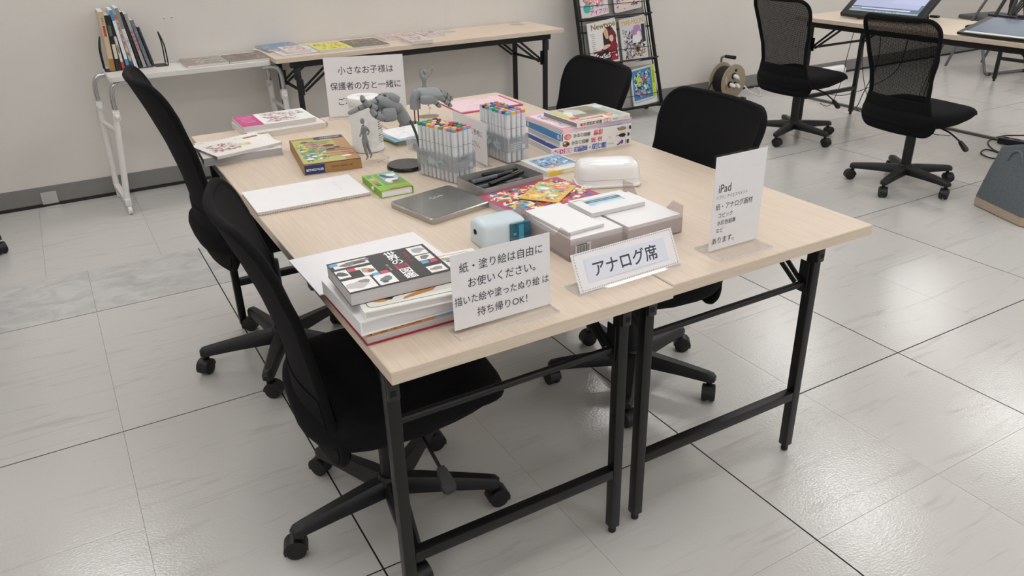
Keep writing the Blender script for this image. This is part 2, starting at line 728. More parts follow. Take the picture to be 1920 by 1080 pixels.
# ceiling lamps (above the frame; they light the room and shine in the floor; rows far behind are added)
LAMP_M = mat('lamp_diffuser', '#fbfbfb', 0.5, namt=0.0, emit=LAMP_STRENGTH)
lamp0 = None
for (lx, ly) in LAMPS:
    if lamp0 is None:
        lamp0 = thing('ceiling_light', 'square recessed ceiling light panel with white frame, unseen, those far behind the camera added as fill', 'ceiling light', (lx, ly, CEIL_Z), 0, 'ceiling lights')
        bm = new_bm()
        for sx, sy, wx, wy in ((0, -0.31, 0.66, 0.03), (0, 0.31, 0.66, 0.03), (-0.315, 0, 0.03, 0.6), (0.315, 0, 0.03, 0.6)):
            box(bm, (sx, sy, -0.013), (wx, wy, 0.026))
        part('frame', bm, WHITE_METAL, lamp0, smooth=False)
        bm = new_bm()
        box(bm, (0, 0, -0.008), (0.6, 0.59, 0.012))
        part('diffuser', bm, LAMP_M, lamp0, smooth=False)
    else:
        c = copy_tree(lamp0)
        c.location = (lx, ly, CEIL_Z)


# ================================================================== FOLDING TABLES
def folding_table(label, loc, rotz, W, L, feet=True):
    t = thing('folding_table', label, 'table', loc, rotz)
    bm = new_bm()
    box(bm, (W / 2, L / 2, H - 0.0125), (W, L, 0.025), 0.0015, seg=1)
    part('tabletop', bm, WOOD, t, smooth=False)
    for ey in (-0.0004, L + 0.0004):
        bm = new_bm()
        box(bm, (W / 2, ey, H - 0.0126), (W - 0.002, 0.0008, 0.0234))
        part('edge_band', bm, WOOD_X, t, smooth=False)
    zt = H - 0.025
    for sx in (0.038, W - 0.038):
        bm = new_bm()
        box(bm, (sx, L / 2, zt - 0.0175), (0.022, L - 0.16, 0.035), 0.002, seg=1)
        part('side_rail', bm, BLACK_METAL, t, smooth=False)
    lx = 0.036
    for end in (0, 1):
        ly = 0.117 if end == 0 else L - 0.117
        s = 1 if end == 0 else -1
        for sx, side in ((lx, -1), (W - lx, 1)):
            bm = new_bm()
            box(bm, (sx, ly, (zt - 0.035 + 0.02) / 2), (0.0255, 0.0255, zt - 0.035 - 0.02), 0.0025)
            leg = part('leg', bm, BLACK_METAL, t)
            bm = new_bm()
            lathe(bm, [(0.006, 0.0), (0.0095, 0.003), (0.0095, 0.016), (0.011, 0.021)], 12, (sx, ly, 0))
            part('foot_glide', bm, DARK_RUBBER, leg)
            bm = new_bm()
            zb = 0.612
            box(bm, (sx, ly - s * 0.0165, zb), (0.024, 0.009, 0.062), 0.003)
            lb = part('latch_block', bm, BLACK_PLASTIC, t)
            bm = new_bm()
            for dz in (-0.014, 0.014):
                box(bm, (sx + 0.002 * side, ly - s * 0.0212, zb + dz), (0.011, 0.0012, 0.011))
            part('latch_recess', bm, mat('deep_black', '#050505', 0.8), lb, smooth=False)
            # folding brace: a pair of flat bars up to the underside
            bm = new_bm()
            ix = sx - side * 0.018
            for off in (0.0, 0.045):
                p0 = Vector((ix, ly + s * (0.014 + off * 0.4), 0.52 - off * 0.2))
                p1 = Vector((ix, ly + s * (0.19 + off), zt - 0.02))
                d = p1 - p0
                box(bm, (p0 + p1) / 2, (0.004, d.length, 0.013), 0, rot=(math.atan2(d.z, d.y), 0, 0))
            part('brace', bm, BLACK_METAL, t, smooth=False)
            bm = new_bm()
            box(bm, (sx - side * 0.0145, ly + s * 0.012, 0.535), (0.004, 0.03, 0.085), 0.001, seg=1)
            part('hinge_plate', bm, BLACK_METAL, t, smooth=False)
        bm = new_bm()
        box(bm, (W / 2, ly, 0.187), (W - 2 * lx - 0.0255, 0.0245, 0.0255), 0.002)
        part('lower_rail', bm, BLACK_METAL, t)
        bm = new_bm()
        cyl(bm, (lx + 0.014, ly + s * 0.012, 0.515), (W - lx - 0.014, ly + s * 0.012, 0.515), 0.0085, seg=12)
        part('crossbar', bm, BLACK_METAL, t)
    return t


folding_table('pale wood folding table carrying the front stack of animal books', (0, 0, 0), 0, 0.6, 1.8)
folding_table('pale wood folding table set against the right side, carrying the upright iPad sign', (0.604, 0.008, 0), 0, 0.6, 1.8)
# long table along the wall (its length runs along x)
folding_table('narrow pale wood folding table along the back wall with comics on it', (0.665, WALL_Y - 0.012, 0), -PI / 2, 0.45, 1.8)
folding_table('pale wood folding table carrying the pen display at right', (3.97, 0.925, 0), 0, 0.6, 1.8)
folding_table('black legged folding table farthest back at the right edge, only its leg showing', (8.1, 2.13, 0), PI / 2, 0.6, 1.8)


# ================================================================== CHAIRS
def prof(z):
    tb = [(0.29, -0.165), (0.34, -0.178), (0.42, -0.188), (0.50, -0.19), (0.58, -0.203), (0.68, -0.228), (0.78, -0.262), (0.88, -0.302)]
    for (a, xa), (b, xb) in zip(tb, tb[1:]):
        if z <= b:
            k = max(0, (z - a) / (b - a))
            return xa + (xb - xa) * k
    return tb[-1][1]


BZ0, BZ1, BW, BR = 0.315, 0.872, 0.43, 0.058


def taper(z):
    tb = [(0.31, 0.97), (0.38, 0.97), (0.44, 0.85), (0.50, 0.77), (0.58, 0.79), (0.70, 0.90), (0.80, 0.97), (0.90, 0.98)]
    for (a, wa), (b, wb) in zip(tb, tb[1:]):
        if z <= b:
            k = max(0.0, (z - a) / (b - a))
            k = k * k * (3 - 2 * k)
            return wa + (wb - wa) * k
    return tb[-1][1]


def back_point(y, z, off=0.0):
    return Vector((prof(z) + 0.045 * (y / 0.215) ** 2 + off, y, z))


def half_w(z):
    d = min(z - BZ0, BZ1 - z)
    hw = BW / 2
    if d < BR:
        hw = BW / 2 - BR + math.sqrt(max(0, BR * BR - (BR - d) ** 2))
    return hw * taper(z)


caster_mesh = {}


def caster_parts(parent, loc, ang):
    if not caster_mesh:
        b = new_bm()
        cyl(b, (0, 0, 0.045), (0, 0, 0.066), 0.009, seg=10)
        rings = []
        for k in range(9):
            a = math.radians(-20 + 200 * k / 8)
            c, s_ = math.cos(a), math.sin(a)
            rings.append([Vector((0.012 + 0.021 * c, -0.021, 0.026 + 0.021 * s_)), Vector((0.012 + 0.029 * c, -0.019, 0.026 + 0.029 * s_)),
                          Vector((0.012 + 0.029 * c, 0.019, 0.026 + 0.029 * s_)), Vector((0.012 + 0.021 * c, 0.021, 0.026 + 0.021 * s_))])
        loft(b, rings)
        me = bpy.data.meshes.new('caster')
        bmesh.ops.recalc_face_normals(b, faces=b.faces[:])
        b.to_mesh(me)
        b.free()
        me.polygons.foreach_set('use_smooth', [True] * len(me.polygons))
        me.set_sharp_from_angle(angle=0.7)
        me.materials.append(BLACK_PLASTIC)
        caster_mesh['hood'] = me
        b = new_bm()
        w = [(0.004, -0.009), (0.019, -0.009), (0.0245, -0.006), (0.025, 0), (0.0245, 0.006), (0.019, 0.009), (0.004, 0.0095)]
        lathe(b, w, 20)
        bmesh.ops.rotate(b, cent=(0, 0, 0), matrix=Euler((PI / 2, 0, 0)).to_matrix(), verts=b.verts[:])
        me = bpy.data.meshes.new('wheel')
        bmesh.ops.recalc_face_normals(b, faces=b.faces[:])
        b.to_mesh(me)
        b.free()
        me.polygons.foreach_set('use_smooth', [True] * len(me.polygons))
        me.set_sharp_from_angle(angle=0.7)
        me.materials.append(DARK_RUBBER)
        caster_mesh['wheel'] = me
    c = link('caster', caster_mesh['hood'], None, parent, loc, (0, 0, ang))
    for sy in (-0.0115, 0.0115):
        link('wheel', caster_mesh['wheel'], None, c, (0.012, sy, 0.025))
    return c


def office_chair(label, x, y, heading, a0, dz=0.0, net=None, tilt=0.0, seed=1, lever=True):
    rd = random.Random(seed)
    t = thing('office_chair', label, 'chair', (x, y, 0), heading, 'black task chairs')
    bm = new_bm()
    lathe(bm, [(0.030, 0.062), (0.040, 0.070), (0.042, 0.098), (0.034, 0.112), (0.030, 0.118)], 20)
    part('base_hub', bm, BLACK_PLASTIC, t)
    for k in range(5):
        a = math.radians(a0 + 72 * k) - heading
        rings = []
        for r, w, h, z in ((0.026, 0.050, 0.044, 0.088), (0.07, 0.050, 0.042, 0.088), (0.16, 0.042, 0.034, 0.084), (0.24, 0.037, 0.028, 0.079), (0.262, 0.034, 0.026, 0.077), (0.272, 0.022, 0.016, 0.074)):
            ring = []
            for px, pz in ((-0.5, -0.5), (0.5, -0.5), (0.5, 0.15), (0.28, 0.5), (-0.28, 0.5), (-0.5, 0.15)):
                ring.append(Vector((r * math.cos(a) - px * w * math.sin(a), r * math.sin(a) + px * w * math.cos(a), z + pz * h)))
            rings.append(ring)
        bm = new_bm()
        loft(bm, rings)
        part('base_arm', bm, BLACK_PLASTIC, t, angle=50)
        caster_parts(t, (0.254 * math.cos(a), 0.254 * math.sin(a), 0), a + rd.uniform(-1.6, 1.6))
    bm = new_bm()
    lathe(bm, [(0.025, 0.105), (0.0255, 0.28 + dz * 0.7), (0.014, 0.282 + dz * 0.7), (0.014, 0.335 + dz)], 18)
    part('gas_column', bm, BLACK_PLASTIC, t)
    bm = new_bm()
    box(bm, (0.0, 0, 0.335 + dz), (0.20, 0.13, 0.035), 0.008)
    box(bm, (-0.12, 0, 0.335 + dz), (0.12, 0.07, 0.02), 0.004)
    part('tilt_mechanism', bm, BLACK_METAL, t)
    if lever:
        bm = new_bm()
        tube(bm, smooth_path([(0.03, -0.05, 0.332 + dz), (0.045, -0.16, 0.315 + dz), (0.06, -0.235, 0.272 + dz)], 5), 0.0045, 8)
        lv = part('lever', bm, BLACK_METAL, t)
        bm = new_bm()
        rings = []
        for k, (d, w, h) in enumerate(((0, 0.014, 0.012), (0.012, 0.022, 0.014), (0.045, 0.033, 0.014), (0.058, 0.028, 0.012), (0.063, 0.014, 0.006))):
            rings.append([Vector((sx * w / 2, -d, sz * h / 2)) for sx, sz in ((-1, -1), (1, -1), (1, 1), (-1, 1))])
        loft(bm, rings)
        pd = part('paddle', bm, BLACK_PLASTIC, lv, loc=(0.06, -0.228, 0.276 + dz), rot=(0.75, 0, 0.15), angle=30)
    # seat cushion
    rings = []
    n = 36
    for z, s in ((0.348, 0.70), (0.352, 0.86), (0.364, 0.95), (0.382, 0.99), (0.400, 1.0), (0.416, 0.985), (0.428, 0.93), (0.434, 0.82), (0.437, 0.55), (0.437, 0.25)):
        ring = []
        for k in range(n):
            a = 2 * PI * k / n
            c, s_ = math.cos(a), math.sin(a)
            ex = 0.62
            px = 0.030 + 0.245 * s * math.copysign(abs(c) ** ex, c)
            py = 0.235 * s * math.copysign(abs(s_) ** ex, s_) * (1.0 - 0.06 * (px - 0.03) / 0.24)
            fz = -0.040 * max(0, (px - 0.10) / 0.17) ** 2 * (1.0 if z > 0.37 else 0.25)
            if z < 0.39:
                fz += 0.030 * max(0, (px - 0.02) / 0.25)
            ring.append(Vector((px, py, z + fz + dz)))
        rings.append(ring)
    bm = new_bm()
    loft(bm, rings)
    part('seat', bm, BLACK_FABRIC, t, angle=60)
    # back frame
    pts = []
    for (yy, zz) in rrect(BW, BZ1 - BZ0, BR, 7):
        pts.append((yy, zz + (BZ0 + BZ1) / 2))
    dense = []
    for i in range(len(pts)):
        a, b = Vector(pts[i]), Vector(pts[(i + 1) % len(pts)])
        k = max(1, int((b - a).length / 0.03))
        for j in range(k):
            q = a.lerp(b, j / k)
            dense.append(Vector((q.x * taper(q.y), q.y)))
    P = [back_point(p.x, p.y) + Vector((0, 0, dz)) for p in dense]
    bm = new_bm()
    tube(bm, P, 0.0105, 8, closed=True)
    part('back_frame', bm, BLACK_FABRIC, t, angle=70)
    nz, ny = 22, 14

    def sheet(bm, z0, z1, off, nz):
        g = []
        for i in range(nz + 1):
            z = z0 + (z1 - z0) * i / nz
            hw = half_w(z)
            g.append([bm.verts.new(back_point(hw * (2 * j / ny - 1), z, off) + Vector((0, 0, dz))) for j in range(ny + 1)])
        return g

    def skin(bm, g):
        for i in range(len(g) - 1):
            for j in range(ny):
                bm.faces.new((g[i][j], g[i][j + 1], g[i + 1][j + 1], g[i + 1][j]))
    bm = new_bm()
    z0, z1 = (0.475, BZ1 - 0.003) if net else (BZ0 + 0.004, BZ1 - 0.003)
    if net:
        skin(bm, sheet(bm, z0, z1, 0.003, nz))
        part('back_net', bm, net, t)
    else:
        g1, g2 = sheet(bm, z0, z1, 0.009, nz), sheet(bm, z0, z1, -0.009, nz)
        skin(bm, g1)
        skin(bm, g2)
        part('back_pad', bm, BLACK_FABRIC, t, angle=60)
    bm = new_bm()
    g1, g2 = sheet(bm, BZ0 + 0.006, 0.482, 0.014, 8), sheet(bm, BZ0 + 0.006, 0.482, -0.012, 8)
    skin(bm, g1)
    skin(bm, g2)
    for j in range(ny):
        bm.faces.new((g1[-1][j], g1[-1][j + 1], g2[-1][j + 1], g2[-1][j]))
    part('lumbar_cover', bm, BLACK_FABRIC, t, angle=60)
    return t


NET = net_mat('back_net', -0.52)
office_chair('black office chair in front on the left, seat pushed under the book stack', 0.138, 0.475, -0.10, 43.5, 0.0, seed=3)
office_chair('black office chair on the left behind, its tall back near the wall', 0.114, 1.40, 0.0, 28, 0.115, seed=5)
office_chair('black office chair on the right side of the table, beside the iPad sign', 1.035, 0.648, PI - 0.04, 13, 0.0, seed=8)
office_chair('black office chair on the right behind, between book stack and magazine rack', 1.105, 1.33, PI - 0.08, 40, 0.0, seed=9)
office_chair('black mesh back office chair at right, in front of the cable reel', 3.71, 2.40, 0.0, 55, 0.0, NET, seed=11)
office_chair('black mesh back office chair at right, nearest the grey fabric basket', 3.455, 1.41, -0.04, 50, 0.005, NET, seed=12)
cl = at(4, 474, 0)
office_chair('black office chair at the far left edge, only a caster showing', cl.x - 0.255, cl.y - 0.02, PI / 2, 5, 0.0, seed=14)


# ================================================================== BOOKS
def px_rect(NL, NR, FL, z):
    """near-left, near-right and far-left photo corners on plane z -> centre, size, turn"""
    a, b, c = at(*NL, z), at(*NR, z), at(*FL, z)
    e = b - a
    rot = math.atan2(e.y, e.x)
    n = Vector((-math.sin(rot), math.cos(rot), 0))
    h = (c - a).dot(n)
    return (a + e / 2 + n * (h / 2)), e.length, h, rot


def book(name, label, cat, c, z0, w, h, t, rot, cover='#ffffff', hard=True, front=None, spine=None, front_rot=0.0,
         spine_col=None, group=None, pages=None, tilt=None, rough=0.35):
    """book lying flat: spine along its local -x side, cover facing up"""
    b = thing(name, label, cat, (c[0], c[1], z0), rot, group)
    if tilt:
        b.rotation_euler = tilt
    tb = 0.0025 if hard else 0.0009
    ins = 0.003 if hard else 0.0006
    cm = mat('cover_' + cover.strip('#'), cover, rough, namt=0.015)
    bm = new_bm()
    box(bm, (0, 0, t - tb / 2), (w, h, tb))
    box(bm, (0, 0, tb / 2), (w, h, tb))
    part('cover', bm, cm, b, smooth=False)
    bm = new_bm()
    box(bm, (-w / 2 + tb / 2, 0, t / 2), (tb, h, t - 2 * tb))
    part('spine', bm, mat('cover_' + (spine_col or cover).strip('#'), spine_col or cover, rough, namt=0.015), b, smooth=False)
    bm = new_bm()
    box(bm, (tb / 2 - ins / 2, 0, t / 2), (w - tb - ins, h - 2 * ins, t - 2 * tb - 0.0002))
    part('pages', bm, pages or PAGES, b, smooth=False)
    if front:
        front.build('cover_print', b, mtx=Matrix.Translation((0, 0, t + 0.00015)) @ Matrix.Rotation(front_rot, 4, 'Z'))
    if spine:
        spine.build('spine_print', b, mtx=plane_mtx((-w / 2 - 0.00015, 0, t / 2), (0, -1, 0), (0, 0, 1)))
    return b


# ---- stack of picture encyclopaedias on the right table (spines to the camera)
def stack_r(name, label, FL, FR, depth, z0, t, **k):
    FL, FR = Vector(FL), Vector(FR)
    e = FR - FL
    a = math.atan2(e.y, e.x)
    n = Vector((-math.sin(a), math.cos(a)))
    c = (FL + FR) / 2 + n * depth / 2
    return book(name, label, 'book', c, z0, depth, e.length, t, a + PI / 2, **k)


P = Print()
P.rect(-0.105, 0, 0.072, 0.015, '#c8328c', r=0.007).vtext('学研の図鑑', -0.134, 0, 0.0155, '#ffffff', 0.0145, 90, 0.02)
P.vtext('自動車・飛行機', -0.058, 0, 0.0195, '#2456b4', 0.0165, 90, 0.02)
P.text('のりもの', 0.066, 0.001, 0.006, '#444455').poly([(0.088, -0.008), (0.096, -0.008), (0.112, 0.004), (0.108, 0.007)], '#4a4a60').ell(0.108, 0.001, 0.005, 0.007, '#8a4a9a')
P.rect(0.13, 0, 0.008, 0.012, '#3c3c44').rect(0.121, 0, 0.0015, 0.016, '#778')
F = Print().rect(0, 0, 0.205, 0.28, '#2a3f86').ell(0.02, 0.02, 0.07, 0.1, '#c24258', 0, 20, 0.1).ell(-0.03, 0.09, 0.02, 0.03, '#e8e4ea')
stack_r('picture_book', 'blue vehicle encyclopaedia at the bottom of the right book stack', (0.886, 0.893), (1.172, 0.873), 0.215, H, 0.023,
        cover='#f2f0ee', front=F, spine=P)
P = Print()
P.ell(-0.108, 0, 0.013, 0.0085, '#8a5a3c', 0, 16, 0.12).ell(-0.112, 0.003, 0.004, 0.003, '#e8dccb').ell(-0.1, -0.002, 0.005, 0.004, '#2c2220')
P.vtext('学研の図鑑', -0.082, 0, 0.0128, '#33333b', 0.0120, 90, 0.015).vtext('昆虫', -0.010, 0, 0.017, '#dc3c78', 0.023, 90, 0.03)
P.text('むし', 0.052, 0, 0.006, '#c66').ell(0.096, 0.0, 0.013, 0.006, '#2e2422', 0, 14, 0.1).poly([(0.072, 0.0005), (0.088, 0.001), (0.088, -0.001), (0.072, -0.0005)], '#2e2422')
for k in (-1, 1):
    for j in range(3):
        P.poly([(0.09 + 0.006 * j, 0), (0.0915 + 0.006 * j, 0), (0.091 + 0.008 * j, k * 0.009), (0.09 + 0.008 * j, k * 0.009)], '#2e2422')
P.rect(0.119, 0, 0.008, 0.010, '#3c3c44')
stack_r('picture_book', 'white insect encyclopaedia with a beetle on its spine, second in the right stack', (0.914, 0.889), (1.170, 0.874), 0.215, H + 0.0232, 0.020,
        cover='#efedea', spine=P)
P = Print()
P.ell(-0.104, 0, 0.013, 0.009, '#e8796a', 0, 18).ell(-0.101, -0.001, 0.008, 0.006, '#f3aa9c').vtext('学研の図鑑', -0.078, 0, 0.0128, '#33333b', 0.0120, 90, 0.015)
P.vtext('動物', -0.004, 0, 0.018, '#dd2f2c', 0.0170, 90, 0.02).ell(0.092, 0, 0.017, 0.006, '#a58a6c', 0, 16, 0.1).ell(0.077, 0.003, 0.003, 0.002, '#6c5846')
P.rect(0.122, 0, 0.008, 0.011, '#3c3c44').rect(-0.124, 0, 0.004, 0.022, '#222228')
F = Print().rect(0, 0, 0.208, 0.252, '#2f86c4').ell(-0.092, 0.11, 0.010, 0.012, '#bcd8ea').ell(-0.092, -0.11, 0.010, 0.012, '#bcd8ea')
bk3 = stack_r('picture_book', 'white spined animal encyclopaedia with bright blue cover, third in the right stack', (0.916, 0.888), (1.172, 0.874), 0.222, H + 0.0434, 0.022,
        cover='#f1efec', spine=P, front=F)
bm = new_bm()
box(bm, (0, 0.1287, 0.011), (0.222, 0.0012, 0.0205))
ce_ = part('case_end', bm, mat('cover_blue', '#2f86c4', 0.4), bk3, smooth=False)
P = Print().ell(-0.098, 0, 0.008, 0.008, '#bcd8ea').ell(0.098, 0, 0.008, 0.008, '#bcd8ea')
P.build('end_print', ce_, mtx=plane_mtx((0, 0.1294, 0.011), (-1, 0, 0), (0, 0, 1)))
F = Print().rect(0, 0, 0.215, 0.26, '#e88fb0').rect(0.004, 0, 0.19, 0.245, '#eadfe4')
F.splash(0.18, 0.235, ['#c98aa6', '#8f7fb4', '#d8b46e', '#ffffff', '#b45a78', '#7a9cc0', '#e8c8d4'], 420, 0.002, 0.008, 4)
book('picture_book', 'pink bordered softcover picture book second from the top of the right stack', 'book', (1.052, 1.000), H + 0.0655, 0.222, 0.262, 0.0135, PI / 2 + 0.02,
     cover='#f0d5de', hard=False, front=F)
F = Print().rect(0, 0, 0.178, 0.196, '#c9c4b4').rect(0.02, 0.0, 0.12, 0.12, '#8a7f6a').ell(0.03, 0.03, 0.045, 0.03, '#c4c8c6', 30, 16, 0.3)
F.ell(0.0, -0.02, 0.03, 0.022, '#6f6552', 10, 16, 0.3).ell(0.02, 0.055, 0.03, 0.015, '#e0e4e4', -30, 14, 0.3).rect(-0.01, -0.075, 0.15, 0.028, '#9fb0b0').ell(0.05, -0.08, 0.02, 0.012, '#cfe4ea', 0, 12, 0.2)
F.rect(-0.068, 0.03, 0.022, 0.11, '#f1efe8').vtext('自然危険図鑑', -0.066, 0.075, 0.017, '#d8283c', 0.0165, 0, 0.03).rect(0.004, 0.085, 0.1, 0.02, '#d4c65a')
F.rect(-0.04, 0.075, 0.02, 0.03, '#d8384a').ell(-0.055, -0.045, 0.015, 0.013, '#e8642c').ell(-0.055, -0.045, 0.009, 0.008, '#f2c040')
P = Print().vtext('最強', -0.085, 0, 0.0105, '#d8283c', 0.0105, 90, 0.03).vtext('自然界危険', -0.062, 0, 0.012, '#26262c', 0.0122, 90, 0.02).rect(0.012, 0, 0.024, 0.012, '#d8283c').vtext('図鑑', 0.006, 0, 0.011, '#ffffff', 0.0115, 90, 0.03)
P.text('自然研究', 0.045, 0, 0.005, '#555').text('よみもの', 0.085, 0, 0.0045, '#555')
stack_r('picture_book', 'small thick book on danger in nature on top of the right stack', (0.968, 0.879), (1.172, 0.884), 0.182, H + 0.0796, 0.0145,
        cover='#f0eeea', hard=False, front=F, spine=P, pages=mat('grey_pages', '#8d8a90', 0.8, nscale=4, namt=0.1, stretch=(1, 1, 180)))

# ---- stack at the front left corner
bk = book('picture_book', 'red hardcover at the bottom of the front book stack', 'book', (0.098, 0.222), H, 0.20, 0.236, 0.026, PI,
          cover='#b02434', pages=mat('page_block', '#cfc8c8', 0.8, nscale=3, namt=0.14, stretch=(1, 1, 220)))
P = Print().rect(0, 0, 0.196, 0.0075, '#c98d4e').rect(0.065, 0.0004, 0.066, 0.007, '#8fbbe0')
P.splash(0.11, 0.007, ['#a9702f', '#e0b070', '#6f4a26'], 40, 0.0008, 0.0026, 3, -0.04, 0)
P.build('jacket_print', bk, mtx=plane_mtx((0.0, 0.1155, 0.0192), (-1, 0, 0), (0, 0, 1)))
F = Print()
F.rect(0, 0, 0.19, 0.195, '#efeeee')
for k, (x, y, r) in enumerate(((-0.08, 0.075, 0.006), (-0.072, 0.045, 0.007), (-0.068, 0.01, 0.006), (-0.075, -0.03, 0.005), (-0.062, -0.07, 0.009), (-0.055, -0.082, 0.006))):
    F.ell(x, y, r, r * 0.6, '#3a3a3e', 20 * k, 12, 0.4)
book('picture_book', 'white hardcover with small ink animals, second from the bottom in the front stack', 'book', (0.090, 0.199), H + 0.0263, 0.205, 0.204, 0.0262, 0.01,
     cover='#efedee', front=F, pages=mat('page_white', '#dedcde', 0.8, nscale=3, namt=0.06, stretch=(1, 1, 220)))
F = Print().rect(0, 0, 0.262, 0.172, '#eceae2').frame(0, 0, 0.248, 0.158, 0.0018, '#b8343c', 0.012).frame(0, -0.02, 0.248, 0.118, 0.0019, '#2c6e46', 0.012)
F.rect(0, 0.005, 0.235, 0.12, '#eceae2').ell(-0.098, -0.052, 0.014, 0.012, '#d79a50', 0, 16, 0.2).ell(-0.083, -0.046, 0.012, 0.016, '#3a3430', 30, 14, 0.2)
F.poly([(-0.06, -0.07), (0.0, -0.058), (0.03, -0.02), (0.0, -0.012), (-0.02, -0.045), (-0.055, -0.062)], '#c48a50').ell(0.0, -0.025, 0.028, 0.016, '#c48a50', 30, 16, 0.2)
F.ell(0.07, -0.03, 0.022, 0.014, '#2f3534', 10, 14, 0.4).ell(0.055, -0.045, 0.016, 0.008, '#dfe3e2', 0, 14, 0.3).ell(0.095, -0.02, 0.02, 0.01, '#c23b44', 10, 14, 0.2)
F.ell(0.092, 0.052, 0.022, 0.016, '#7b7560', -10, 16, 0.3).ell(0.07, 0.06, 0.012, 0.008, '#a8a28c', 0, 12, 0.3).ell(0.02, 0.03, 0.03, 0.02, '#8c7f6a', 0, 12, 0.3)
book('board_book', 'white board book with dogs and a thin red and green border, under the cat book', 'book', (0.141, 0.173), H + 0.0527, 0.268, 0.178, 0.016, -0.10,
     cover='#f0efec', front=F)
F = Print().rect(0, 0, 0.192, 0.142, '#1c1a1b')
for (x, y, w, h) in ((-0.056, 0.052, 0.066, 0.026), (-0.083, 0.012, 0.022, 0.036), (-0.037, 0.006, 0.026, 0.042), (-0.069, -0.042, 0.052, 0.05), (-0.022, -0.045, 0.034, 0.044), (0.074, 0.045, 0.032, 0.04),
                     (0.074, 0.008, 0.032, 0.026), (0.074, -0.05, 0.032, 0.03), (-0.06, 0.0225, 0.02, 0.012)):
    F.rect(x, y, w, h, '#eceaea')
for (x, y, w, h, c) in ((-0.087, 0.058, 0.016, 0.012, '#55a8d8'), (-0.068, 0.063, 0.012, 0.0, '#d83a54'), (-0.063, 0.022, 0.013, 0.013, '#d83a54'), (-0.03, -0.017, 0.013, 0.012, '#55a8d8'),
                        (-0.014, -0.016, 0.014, 0.012, '#d83a54'), (0.066, -0.014, 0.014, 0.012, '#55a8d8'), (0.083, -0.014, 0.014, 0.012, '#d83a54')):
    if h:
        F.rect(x, y, w, h, c)
for (x, y, rx, ry, c, r) in ((-0.05, 0.052, 0.028, 0.009, '#7d7370', 8), (-0.04, 0.049, 0.012, 0.005, '#4c4542', 0), (-0.085, 0.012, 0.009, 0.011, '#4a5058', 20), (-0.038, 0.007, 0.011, 0.012, '#b8977e', 40), (-0.033, 0.002, 0.006, 0.007, '#7a4a34', 0),
                             (-0.073, -0.044, 0.02, 0.016, '#c3bdbb', 20), (-0.058, -0.034, 0.01, 0.008, '#8d8684', 0), (-0.021, -0.045, 0.013, 0.009, '#6c7076', 15), (-0.026, -0.056, 0.006, 0.005, '#45484e', 0),
                             (0.075, 0.046, 0.012, 0.013, '#a5a6a8', 20), (0.074, 0.009, 0.010, 0.008, '#7b6f6a', 30), (0.074, -0.05, 0.011, 0.008, '#9a8f88', 0)):
    F.ell(x, y, rx, ry, c, r, 16, 0.22)
F.vtext('世界の', 0.022, 0.056, 0.0245, '#ffffff', 0.0215, 0, 0.02).rect(0.022, -0.0095, 0.024, 0.021, '#c42a44').vtext('猫', 0.022, -0.0095, 0.022, '#1c1a1b', 0.02, 0, 0.02).vtext('図鑑', 0.022, -0.0315, 0.0245, '#ffffff', 0.0225, 0, 0.02)
F.vtext('猫種のすべて', 0.047, 0.045, 0.0085, '#b03030', 0.0085).vtext('監修 写真集', -0.0005, 0.01, 0.005, '#c8c8c8', 0.0052)
book('cat_book', 'black and white cat photo book on top of the front stack', 'book', (0.086, 0.198), H + 0.0691, 0.192, 0.142, 0.025, PI - 0.03,
     cover='#1b191a', hard=False, front=F, front_rot=PI, pages=mat('page_pale', '#c9c5c6', 0.8, nscale=3, namt=0.06, stretch=(1, 1, 220)))

# ---- white drawing pad partly beneath the stack
bm = new_bm()
box(bm, (0, 0, 0.0015), (0.297, 0.204, 0.003), 0.0006, seg=1)
o = part('drawing_pad', bm, PAPER, None, loc=(0.136, 0.448, H), rot=(0, 0, 0.02), smooth=False)
tag(o, 'blank white drawing pad lying behind the front book stack', 'paper pad')

# ---- white spiral sketchbook
t = thing('sketchbook', 'large white sketchbook lying closed on the left table', 'sketchbook', (0.149, 0.957, H), -0.02)
bm = new_bm()
box(bm, (0, 0.004, 0.0085), (0.297, 0.186, 0.0018), 0.0005, seg=1)
part('cover', bm, PAPER, t, smooth=False)
bm = new_bm()
box(bm, (0, 0.004, 0.0015), (0.297, 0.186, 0.0015))
part('back_board', bm, mat('red_board', '#b89a94', 0.7), t, smooth=False)
bm = new_bm()
box(bm, (0, 0.004, 0.0049), (0.294, 0.184, 0.0052))
part('pages', bm, PAGES, t, smooth=False)
bm = new_bm()
for k in range(46):
    x = -0.14 + 0.28 * k / 45
    tube(bm, [(x, -0.094 + 0.0045 * math.cos(a), 0.0052 + 0.0042 * math.sin(a)) for a in [2 * PI * q / 6 for q in range(6)]], 0.0005, 4, closed=True)
o = part('wire_binding', bm, WHITE_METAL, t)
o['kind'] = 'stuff'
P = Print().vtext('スケッチ', 0.09, 0.04, 0.013, '#c9c6c8', 0.02)
P.build('cover_print', t, loc=(0, 0, 0.0096))

